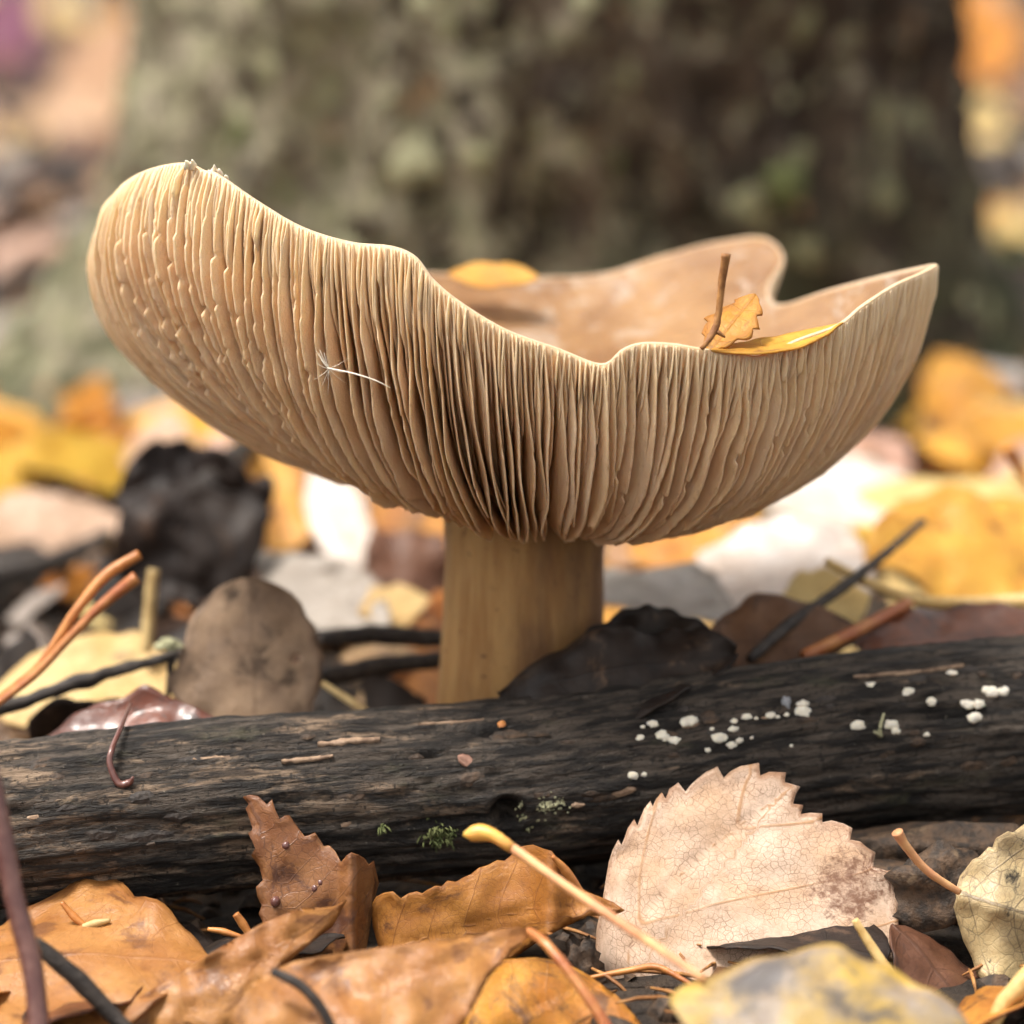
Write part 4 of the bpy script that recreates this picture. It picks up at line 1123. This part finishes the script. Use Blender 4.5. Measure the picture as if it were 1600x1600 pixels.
# ------------------------------------------------------------------ things on the log and right behind it
c0, n0 = log_surf(172, 1200); c1, n1 = log_surf(185, 1224); c2, n2 = log_surf(202, 1224)
stick('hooked_stalk', 'thin wet dark red stalk hooking over the log top', 'stalk', MAT_TWIG_RED, [P(204, 1100, 1.6), log_surf(192, 1143)[0] + Vector((0, -0.1, 0.14)), log_surf(178, 1176)[0] + Vector((0, -0.12, 0.1)), c0 + n0 * 0.10, c1 + n1 * 0.04, c2 + n2 * 0.06, c2 + n2 * 0.10 + Vector((0.05, 0, 0.06))], [0.025, 0.035, 0.04, 0.045, 0.05, 0.05, 0.02], 36, 8, 0.2)
leaf('dry_leaf', 'dark red brown leaf curled along the back of the log', 'leaf_red_brown', P(60, 1150, 1.9), P(360, 1140, 1.7), Vector((0, -0.5, 0.85)), 1.3,
     shape='ellip', rollL=1.0, rollR=-0.6, wave=0.12, nS=40, nT=8, thick=0.03)
leaf('dry_leaf', 'black crumpled leaf resting on the log against the stem', 'leaf_dark', P(780, 1095, 1.6), P(1150, 1028, 2.0), Vector((0.05, -0.75, 0.7)), 1.9,
     shape='ellip', rollL=-1.2, rollR=0.7, bend=0.10, wave=0.30, irr=0.35, nS=70, nT=16, thick=0.04)
leaf('dry_leaf', 'grey black curled leaf lobe humped behind the crumpled one', 'leaf_dark', P(900, 1030, 2.3), P(1120, 1010, 2.5), Vector((0, -0.9, 0.3)), 1.5,
     shape='round', rollL=-1.0, rollR=-0.4, wave=0.28, irr=0.35, nS=60, nT=14, thick=0.04)
leaf('dry_leaf', 'round mottled brown leaf with small holes standing behind the log', 'leaf_spotted_brown', P(400, 1160, 3.2), P(388, 902, 4.2), Vector((0.12, -0.93, 0.3)), 2.25,
     shape='round', rollL=-0.12, rollR=-0.18, wave=0.025, nS=60, nT=16, thick=0.03,
     cut=lambda s, t: ((s - 0.50) / 0.03) ** 2 + ((t - 0.62) / 0.07) ** 2 < 1)
leaf('dry_leaf', 'pale yellow leaf lying flat under the black twig', 'leaf_pale_yellow', P(-30, 1090, 6.0), P(300, 1060, 6.2), Vector((0, -0.5, 0.9)), 2.2, shape='ellip', wave=0.05, bend=0.03)
stick('dark_twig', 'knobbly black twig slanting up over the pale yellow leaf', 'twig', MAT_TWIG_DARK, [P(-40, 1118, 2.6), P(40, 1095, 2.7), P(140, 1060, 3.0), P(215, 1040, 3.3), P(278, 1022, 3.6)], [0.15, 0.10, 0.10, 0.085, 0.06], 50, 10, 0.5,
      extra=[tube_geo([P(268, 1024, 3.6), P(266, 1055, 3.6), P(262, 1090, 3.5)], [0.06, 0.05, 0.04], 8, 7, 0.4)])
chunk('lichen_clump', 'pale green lichen clump on the tip of the black twig', 'lichen', MAT_LICHEN_PALE, P(264, 1008, 3.7), (0.16, 0.14, 0.10), 2.0, 0.8)
stick('conifer_needle', 'long orange needle rising above the black twig, upper of a pair', 'needle', MAT_NEEDLE, [P(-30, 1110, 2.0), P(60, 1040, 2.2), P(115, 960, 2.5), P(165, 900, 2.8), P(218, 866, 3.0)], [0.05, 0.06, 0.075, 0.085, 0.075], 40, 8, 0.05)
stick('conifer_needle', 'long red brown needle rising above the black twig, lower of a pair', 'needle', MAT_PETIOLE_RED, [P(-30, 1118, 1.9), P(50, 1058, 2.1), P(105, 1000, 2.3), P(160, 945, 2.5), P(214, 902, 2.6)], [0.05, 0.06, 0.065, 0.075, 0.10], 40, 8, 0.05)
stick('straw', 'upright straw stalk behind the orange needle pair', 'straw', MAT_STRAW, [P(240, 890, 6.6), P(234, 950, 6.5), P(228, 1020, 6.3)], [0.09, 0.10, 0.10])
stick('straw', 'short straw lying beside the round mottled leaf', 'straw', MAT_STRAW, [P(505, 1068, 3.6), P(545, 1094, 3.2), P(585, 1120, 2.8)], [0.05, 0.06, 0.05])
leaf('dry_leaf', 'black wet leaf curled upright behind the needle pair', 'leaf_dark', P(330, 940, 11.5), P(255, 690, 13), Vector((0.35, -0.9, 0.25)), 2.7, shape='round', rollL=-0.55, rollR=0.6, wave=0.20, irr=0.4, nS=44, nT=10, thick=0.04)
leaf('dry_leaf', 'second black leaf folded against the curled wet one', 'leaf_dark', P(380, 930, 11), P(300, 760, 11.5), Vector((-0.45, -0.85, 0.3)), 1.8, shape='ellip', rollL=-0.5, rollR=-0.8, wave=0.12, nS=30, nT=8, thick=0.04)
stick('dark_twig', 'dark twig leaning over the curled black leaf toward the trunk', 'twig', MAT_TWIG_DARK, [P(320, 760, 12), P(365, 715, 15), P(415, 672, 19)], [0.22, 0.24, 0.16])
leaf('dry_leaf', 'large bright yellow leaf tilted up before the mossy root', 'leaf_yellow', P(-60, 800, 20), P(255, 712, 24), Vector((0.0, -0.8, 0.6)), 2.5, shape='ellip', rollR=-0.1, wave=0.05)
leaf('dry_leaf', 'dull orange leaf spread below the bright yellow one', 'leaf_pink_tan', P(-60, 850, 17), P(190, 810, 18), Vector((0.0, -0.7, 0.75)), 2.1, shape='ellip', wave=0.06)
leaf('dry_leaf', 'brownish pink leaf tip peeking over the black curled leaf', 'leaf_pink_tan', P(250, 760, 21), P(262, 640, 24), Vector((0.0, -0.85, 0.5)), 2.0, shape='ovate', wave=0.05)
leaf('dry_leaf', 'golden yellow leaf upright between black leaf and stem', 'leaf_yellow', P(450, 860, 15), P(405, 695, 17), Vector((0.1, -0.9, 0.4)), 1.75, shape='ovate', teeth=7, tdepth=0.2, nS=40, wave=0.05)
leaf('dry_leaf', 'whitish pink leaf slanting down beside the golden yellow one', 'leaf_pale_sky_glare', P(555, 890, 14), P(505, 715, 17), Vector((0.3, -0.8, 0.5)), 1.3, shape='ellip', rollL=-0.5, wave=0.08)
leaf('dry_leaf', 'orange brown leaf under the cap to the left of the stem', 'leaf_orange', P(690, 880, 14), P(540, 740, 18), Vector((-0.1, -0.85, 0.5)), 2.2, shape='ellip', rollR=-0.4, wave=0.10)
leaf('dry_leaf', 'dark brown leaf in the shade beside the stem foot', 'leaf_brown', P(580, 930, 12), P(690, 840, 13), Vector((0.0, -0.8, 0.6)), 1.7, shape='ellip', wave=0.12)
leaf('dry_leaf', 'long grey leaf sloping behind the round mottled leaf', 'leaf_grey', P(610, 985, 9), P(385, 850, 12), Vector((0.1, -0.7, 0.7)), 1.4, shape='lance', wave=0.06)
leaf('dry_leaf', 'small beige leaf fragment left of the stem above dark sticks', 'leaf_pale_yellow', P(560, 960, 9.5), P(670, 935, 10), Vector((0, -0.6, 0.8)), 0.9, shape='ellip', wave=0.08)
leaf('dry_leaf', 'small tan leaf fragment between two dark sticks near the stem', 'leaf_tan', P(530, 1030, 7.5), P(655, 1022, 7.5), Vector((0, -0.5, 0.9)), 0.6, shape='ellip', wave=0.08)
stick('dark_twig', 'black stick lying level between mottled leaf and stem', 'twig', MAT_TWIG_DARK, [P(500, 998, 6), P(590, 992, 6.3), P(700, 1000, 6.6)], [0.14, 0.16, 0.14], rough=0.3)
stick('dark_twig', 'black stick low on the ground left of the stem foot', 'twig', MAT_TWIG_DARK, [P(500, 1060, 4.4), P(600, 1040, 5), P(700, 1030, 5.6)], [0.13, 0.15, 0.12], rough=0.3)
stick('dark_twig', 'grey brown stick lying behind the dull orange leaf', 'twig', MAT_TWIG_DARK, [P(-30, 905, 14), P(80, 880, 15), P(170, 838, 17)], [0.20, 0.22, 0.16], rough=0.3)
# right of the stem
leaf('dry_leaf', 'matt brown leaf lying behind the log beside the crumpled black leaf', 'leaf_brown', P(1095, 1010, 3.2), P(1345, 985, 3.8), Vector((0.05, -0.6, 0.8)), 1.5, shape='ellip', wave=0.05, nS=36)
leaf('dry_leaf', 'shiny wet red brown leaf lying on the log edge', 'leaf_red_brown', P(1330, 1010, 3.6), P(1650, 975, 4.2), Vector((0.0, -0.5, 0.9)), 1.3, shape='ellip', wave=0.10, nS=36)
stick('dark_twig', 'thin dark twig slanting up from the log across pale leaves', 'twig', MAT_TWIG_DARK, [P(1172, 1030, 2.7), P(1230, 978, 3.6), P(1320, 915, 4.8), P(1380, 868, 6.0), P(1442, 815, 7.5)], [0.07, 0.095, 0.085, 0.07, 0.06], 40, 8, 0.25)
stick('leaf_stalk', 'orange brown stalk end leaning on the log top', 'stalk', MAT_PETIOLE_RED, [P(1255, 1026, 2.9), P(1330, 990, 3.4), P(1420, 942, 4.4)], [0.10, 0.10, 0.09], rough=0.08)
stick('leaf_stalk', 'pale ochre stalk curving along over the wet red brown leaf', 'stalk', MAT_PETIOLE_PALE, [P(1290, 876, 5.6), P(1345, 905, 5.4), P(1420, 935, 5.2), P(1500, 945, 5.1), P(1680, 938, 5.0)], [0.07, 0.08, 0.10, 0.13, 0.17], 40, 10, 0.05)
leaf('dry_leaf', 'bright white wet leaf behind the thin dark twig', 'leaf_pale_sky_glare', P(1090, 860, 10.5), P(1365, 930, 8.5), Vector((-0.1, -0.35, 0.95)), 2.9, shape='ellip', wave=0.05, bend=0.03)  # its white is sky glare held in the leaf colour
leaf('dry_leaf', 'silvery grey wet leaf lying beside the stem foot', 'leaf_silver', P(930, 890, 9.5), P(1140, 960, 7.0), Vector((0.1, -0.4, 0.9)), 1.9, shape='ellip', wave=0.07)
leaf('dry_leaf', 'cream leaf edge below the white wet leaf', 'leaf_pale_yellow', P(1215, 950, 6.2), P(1360, 930, 6.6), Vector((0.05, -0.6, 0.8)), 1.3, shape='ellip', wave=0.05)
leaf('dry_leaf', 'golden tan leaf under the cap right of the stem', 'leaf_gold', P(980, 860, 14), P(1210, 830, 14), Vector((0, -0.5, 0.9)), 1.8, shape='ellip', wave=0.07)
leaf('dry_leaf', 'broad glowing yellow leaf arched above the pale ochre stalk', 'leaf_yellow', P(1350, 880, 9.5), P(1720, 840, 11.5), Vector((0.0, -0.6, 0.8)), 3.4, shape='ellip', rollL=-0.15, rollR=-0.15, wave=0.06)
leaf('dry_leaf', 'long pale yellow leaf crest behind the broad glowing yellow leaf', 'leaf_pale_yellow', P(1330, 765, 17), P(1680, 790, 14), Vector((0.05, -0.6, 0.8)), 1.3, shape='lance', rollL=-0.6, rollR=-0.6, wave=0.04)
leaf('dry_leaf', 'pinkish white leaf spread below the right cap edge', 'leaf_pale_sky_glare', P(1190, 790, 18), P(1420, 740, 20), Vector((0, -0.5, 0.9)), 2.6, shape='ellip', wave=0.06)
leaf('dry_leaf', 'pinkish tan leaf near the foot of the trunk right side', 'leaf_pink_tan', P(1240, 740, 23), P(1420, 690, 25), Vector((0, -0.6, 0.8)), 2.2, shape='ellip', wave=0.06)
leaf('dry_leaf', 'upright golden leaf by the right foot of the mossy trunk', 'leaf_gold', P(1560, 700, 26), P(1465, 550, 29), Vector((0.1, -0.9, 0.4)), 1.9, shape='ellip', wave=0.08)
leaf('dry_leaf', 'small yellow leaf lying below the upright golden leaf', 'leaf_yellow', P(1500, 690, 24), P(1620, 650, 26), Vector((0, -0.7, 0.7)), 1.5, shape='ellip', wave=0.08)
stick('leaf_stalk', 'orange red stalk tip poking up behind the pale yellow crest', 'stalk', MAT_NEEDLE, [P(1575, 700, 10), P(1600, 745, 10), P(1640, 800, 9.5)], [0.12, 0.09, 0.08], rough=0.22)
# far behind
leaf('maple_leaf', 'magenta red leaf standing far behind on the forest floor', 'leaf_magenta', P(-30, 175, 118), P(25, -30, 125), Vector((0, -1, 0.2)), 4.2, shape='round', wave=0.08, cat='leaf')
leaf('dry_leaf', 'large pale beige leaf far behind beside the magenta one', 'leaf_tan', P(120, 235, 92), P(185, 30, 104), Vector((0, -1, 0.35)), 4.4, shape='round', wave=0.06)
leaf('dry_leaf', 'ochre leaf standing far behind right of the trunk', 'leaf_gold', P(1545, 130, 120), P(1520, -20, 128), Vector((0, -1, 0.3)), 4.2, shape='round', wave=0.06)
leaf('dry_leaf', 'round cream leaf far behind below the ochre one', 'leaf_pale_yellow', P(1535, 260, 92), P(1540, 150, 98), Vector((0, -1, 0.4)), 2.8, shape='round', wave=0.06)
leaf('dry_leaf', 'cream leaf on the floor just right of the trunk', 'leaf_pale_yellow', P(1500, 390, 62), P(1600, 320, 68), Vector((0, -0.9, 0.5)), 2.3, shape='ellip', wave=0.06)
leaf('green_leaf', 'small green leaf beside the cream one right of the trunk', 'leaf_green', P(1575, 400, 60), P(1640, 340, 63), Vector((0, -0.9, 0.5)), 1.2, shape='ellip', wave=0.06)
leaf('dry_leaf', 'silvery white leaf near the right root of the trunk', 'leaf_pale_sky_glare', P(1490, 620, 31), P(1600, 575, 33), Vector((0, -0.6, 0.8)), 1.6, shape='ellip', wave=0.06)

# ------------------------------------------------------------------ things lying on the cap
stick('bare_twig', 'short brown twig standing upright on the cap rim', 'twig', MAT_TWIG_BROWN, [P(1096, 545, -0.50), P(1112, 524, -0.42), P(1122, 495, -0.35), P(1128, 440, -0.3), P(1135, 397, -0.3)], [0.03, 0.05, 0.045, 0.05, 0.062], 36, 9, 0.35,
      extra=[tube_geo([P(1120, 518, -0.4), P(1133, 527, -0.4)], [0.04, 0.012], 4, 5), tube_geo([P(1110, 528, -0.4), P(1100, 535, -0.45)], [0.04, 0.012], 4, 5)])
leaf('leaf_scrap', 'thin yellow leaf scrap lying along the front cap rim', 'leaf_yellow', P(1108, 546, -0.40), P(1318, 503, 0.66), Vector((-0.15, -0.10, 1.0)), 0.75, shape='lance', bend=-0.045, wave=0.03, nS=40, nT=6, thick=0.025)
leaf('leaf_scrap', 'torn orange leaf scrap sticking up beside the brown twig', 'leaf_gold', P(1108, 550, -0.25), P(1180, 458, 0.5), Vector((-0.45, -0.85, 0.35)), 0.62, shape='ellip', teeth=5, tdepth=0.4, wave=0.07, nS=40, nT=6, thick=0.025)
leaf('leaf_scrap', 'small golden yellow leaf lying on the far cap rim', 'leaf_yellow', P(700, 428, 8.3), P(842, 432, 8.2), Vector((0, -0.55, 0.85)), 0.62, shape='ellip', wave=0.05, nS=24, nT=5)
# a plumed seed hair caught on the gills
geos = [tube_geo([P(512, 575, -0.15), P(550, 583, -0.35), P(585, 594, -0.4), P(610, 606, -0.35)], [0.009, 0.011, 0.010, 0.006], 16, 5)]
for k in range(15):
    a = random.uniform(0, 2 * math.pi)
    l = random.uniform(18, 42)
    p0 = (514, 576)
    geos.append(tube_geo([P(p0[0], p0[1], -0.15), P(p0[0] + math.cos(a) * l * 0.5, p0[1] + math.sin(a) * l * 0.5 + 2, -0.12), P(p0[0] + math.cos(a) * l, p0[1] + math.sin(a) * l, -0.05 + random.uniform(-.15, .1))], [0.003, 0.0028, 0.0018], 5, 4))
V, F = merge(*geos)
tag(mesh_obj('seed_hair', V, F, MAT_HAIR), 'white plumed seed hair caught on the gills', 'seed hair')

# ------------------------------------------------------------------ loose leaf litter beyond the log
KINDS = [('leaf_yellow', 'bright yellow leaf lying loose in the litter behind the log', 'yellow litter leaves', 5),
         ('leaf_pale_yellow', 'pale straw yellow leaf lying loose in the litter behind the log', 'pale yellow litter leaves', 4),
         ('leaf_gold', 'golden orange leaf lying loose in the litter behind the log', 'golden litter leaves', 4),
         ('leaf_orange', 'rusty orange leaf lying loose in the litter behind the log', 'rusty litter leaves', 3),
         ('leaf_tan', 'dry tan leaf lying loose in the litter behind the log', 'tan litter leaves', 4),
         ('leaf_pink_tan', 'faded pinkish tan leaf lying loose in the litter behind the log', 'pinkish litter leaves', 3),
         ('leaf_brown', 'dull brown leaf lying loose in the litter behind the log', 'brown litter leaves', 4),
         ('leaf_dark', 'rotted black leaf lying loose in the litter behind the log', 'black litter leaves', 3),
         ('leaf_grey', 'weathered grey leaf lying loose in the litter behind the log', 'grey litter leaves', 3)]
bag = [i for i, k in enumerate(KINDS) for _ in range(k[3])]
bag_far = [1, 1, 2, 4, 4, 4, 4, 5, 6, 6, 6, 6, 7, 7, 8, 8, 8]
protos = []
for q, (shape, W, L, kw) in enumerate([('ovate', 2.2, 3.0, dict(rollL=0.35, rollR=0.3, bend=0.06, wave=0.10, irr=0.25)), ('ellip', 1.9, 3.2, dict(rollL=-0.4, rollR=-0.3, bend=0.08, wave=0.12, irr=0.3)),
                                       ('round', 2.4, 2.6, dict(rollL=0.3, rollR=-0.35, wave=0.12, irr=0.3)), ('ovate', 1.8, 2.6, dict(rollL=-0.6, rollR=0.4, wave=0.09, twist=0.5)),
                                       ('lance', 1.1, 3.4, dict(rollL=0.5, rollR=0.5, bend=-0.05, wave=0.05))]):
    protos.append(leaf_geo((0, -L / 2, 0), (0, L / 2, 0), (0, 0, 1), W, shape=shape, teeth=9 if shape == 'ovate' else 0, tdepth=0.12, nS=22 if shape == 'ovate' else 14, nT=4, thick=0.025, seed=q * 4.7, **kw))
pdata = {}
def litter_mesh(q, k):
    if (q, k) not in pdata:
        V, F, lc = protos[q]
        pdata[q, k] = mesh_data('fallen_leaf', V, F, LEAF[KINDS[k][0]], attrs={'lc': lc})
    return pdata[q, k]
def blocked(x, y):
    if math.hypot(x - TX, y - TY) < 12.5: return True
    if math.hypot(x - SX, y - SY) < 2.6: return True
    d = Vector((x, y, 0)) - LA
    s = d.dot(Vector((LDIR.x, LDIR.y, 0)))
    if -6 < s < LLEN + 6 and abs(d.dot(Vector((LX.x, LX.y, 0)))) < 2.6: return True
    return False
spots = []
def add_spot(y, wide=0.60):
    x = (random.random() - 0.5) * (y + 40) * wide
    if not blocked(x, y): spots.append((x, y))
for _ in range(700): add_spot(4 + 30 * random.random() ** 0.9)
for _ in range(520): add_spot(random.uniform(30, 95))
for _ in range(900): add_spot(random.uniform(90, 300))
def in_view(x, y, z=0.5):
    q = Vector((x, y, z)) - CAM
    d = q.dot(FWD)
    a, b = q.x / d * FPX, q.dot(UPV) / d * FPX
    return abs(a) < 850 and abs(b) < 850
spots.sort(key=lambda p: (not in_view(*p), p[1]))
rest_V, rest_F, rest_M, rest_lc, nb = [], [], [], [], 0
for n_, (x, y) in enumerate(spots):
    q = random.choice([0, 0, 0, 1, 2, 3, 3, 4]); k = random.choice(bag)
    if y > 38: k = random.choice(bag_far)
    elif y < 16 and x < 0.5: k = random.choice([4, 6, 6, 6, 7, 7, 7, 8, 3, 1])
    elif y < 26 and x > 1.5: k = random.choice([0, 0, 0, 1, 1, 5, 2, 4])
    tilt = Vector((random.gauss(0, 0.45), random.gauss(-0.15, 0.45), 1)).normalized()
    sc_ = random.uniform(0.5, 1.2) * 1.25 if y > 60 else random.uniform(0.4, 1.05)
    rot = tilt.to_track_quat('Z', 'Y').to_matrix() @ Matrix.Rotation(random.uniform(0, 6.283), 3, 'Z')
    lift = math.hypot(tilt.x, tilt.y) * 1.1 * sc_ + 0.1
    z = ground_z(x, y) + lift + 0.5 * random.random() ** 2
    if n_ < 285:
        o = bpy.data.objects.new('fallen_leaf', litter_mesh(q, k))
        COL.objects.link(o)
        o.matrix_world = Matrix.Translation(Vector((x, y, z)) * CM) @ (rot * sc_).to_4x4()
        where = 'between the log and the trunk' if y < 27 else 'beside the foot of the trunk' if y < 55 else 'beyond the trunk'
        size = 'small ' if sc_ < 0.72 else 'large ' if sc_ > 1.02 else ''
        pose = 'flat ' if math.hypot(tilt.x, tilt.y) < 0.38 else 'tilted '
        tag(o, size + pose + KINDS[k][1].split(' leaf')[0] + ' ' + ['toothed', 'oval', 'round', 'twisted', 'narrow'][q] + ' leaf in the litter ' + where, 'leaf', KINDS[k][2])
    else:
        V, F, lc = protos[q]
        rest_V.append(V @ np.array(rot).T * sc_ + np.array((x, y, z)))
        rest_F += [tuple(i + nb for i in f) for f in F]
        rest_M += [k] * len(F); rest_lc.append(lc); nb += len(V)
o = mesh_obj('leaf_litter', np.vstack(rest_V), rest_F, [LEAF[k[0]] for k in KINDS], fmat=rest_M, attrs={'lc': np.vstack(rest_lc)})
tag(o, 'far carpet of mixed yellow, tan and brown fallen leaves', 'leaf litter', kind='stuff')

# dark rotted leaves bedding the ground under and before the log
BED = ['leaf_brown', 'leaf_dark', 'leaf_orange', 'leaf_dark', 'leaf_red_brown', 'leaf_brown']
for i in range(26):
    x = random.uniform(-8, 8.5); y = random.uniform(-7.5, -1.6)
    q = random.choice([0, 1, 2, 3]); 
    me = mesh_data('bed_leaf', *protos[q][:2], LEAF[BED[i % 6]], attrs={'lc': protos[q][2]})
    o = bpy.data.objects.new('fallen_leaf', me); COL.objects.link(o)
    tilt = Vector((random.gauss(0, 0.2), random.gauss(-0.05, 0.2), 1)).normalized()
    rot = tilt.to_track_quat('Z', 'Y').to_matrix() @ Matrix.Rotation(random.uniform(0, 6.283), 3, 'Z')
    o.matrix_world = Matrix.Translation(Vector((x, y, ground_z(x, y) + 0.22)) * CM) @ (rot * random.uniform(0.8, 1.1)).to_4x4()
    nm = {'leaf_brown': 'dull brown', 'leaf_dark': 'rotted black', 'leaf_orange': 'rusty orange', 'leaf_red_brown': 'dark red brown'}[BED[i % 6]]
    tag(o, nm + ' ' + ['toothed', 'oval', 'round', 'twisted'][q] + ' leaf pressed into the ground in front of the log', 'leaf', nm + ' bed leaves before the log')
# needles and crumbs scattered through the litter
geos = []
for i in range(1500):
    y = random.uniform(-8, 30); x = (random.random() - 0.5) * (y + 44) * 0.55
    if math.hypot(x - SX, y - SY) < 1.4: continue
    a = random.uniform(0, 6.28); l = random.uniform(0.4, 1.5)
    z = ground_z(x, y) + random.uniform(0.02, 0.25)
    d = Vector((math.cos(a), math.sin(a), random.gauss(0, 0.15))) * l * 0.5
    c = Vector((x, y, z))
    geos.append(tube_geo([c - d, c + Vector((0, 0, 0.06)), c + d], [0.02, 0.035, 0.015], 4, 4))
V, F = merge(*geos)
tag(mesh_obj('needle_litter', V, F, MAT_TWIG_BROWN), 'scattered brown conifer needles through the ground litter', 'needles', kind='stuff')
geos = []
for i in range(1300):
    y = random.uniform(-8, 26); x = (random.random() - 0.5) * (y + 44) * 0.55
    if math.hypot(x - SX, y - SY) < 1.4: continue
    r = random.uniform(0.06, 0.28)
    geos.append(rosette(Vector((x, y, ground_z(x, y) + 0.02)), Vector((random.gauss(0, .5), random.gauss(0, .5), 1)), r, r * 0.8, i * 0.73, 6, 2))
V, F = merge(*geos)
tag(mesh_obj('soil_crumbs', V, F, MAT_CRUMB, smooth=False), 'dark crumbs of bark and rotted leaf on the soil', 'crumbs', kind='stuff')
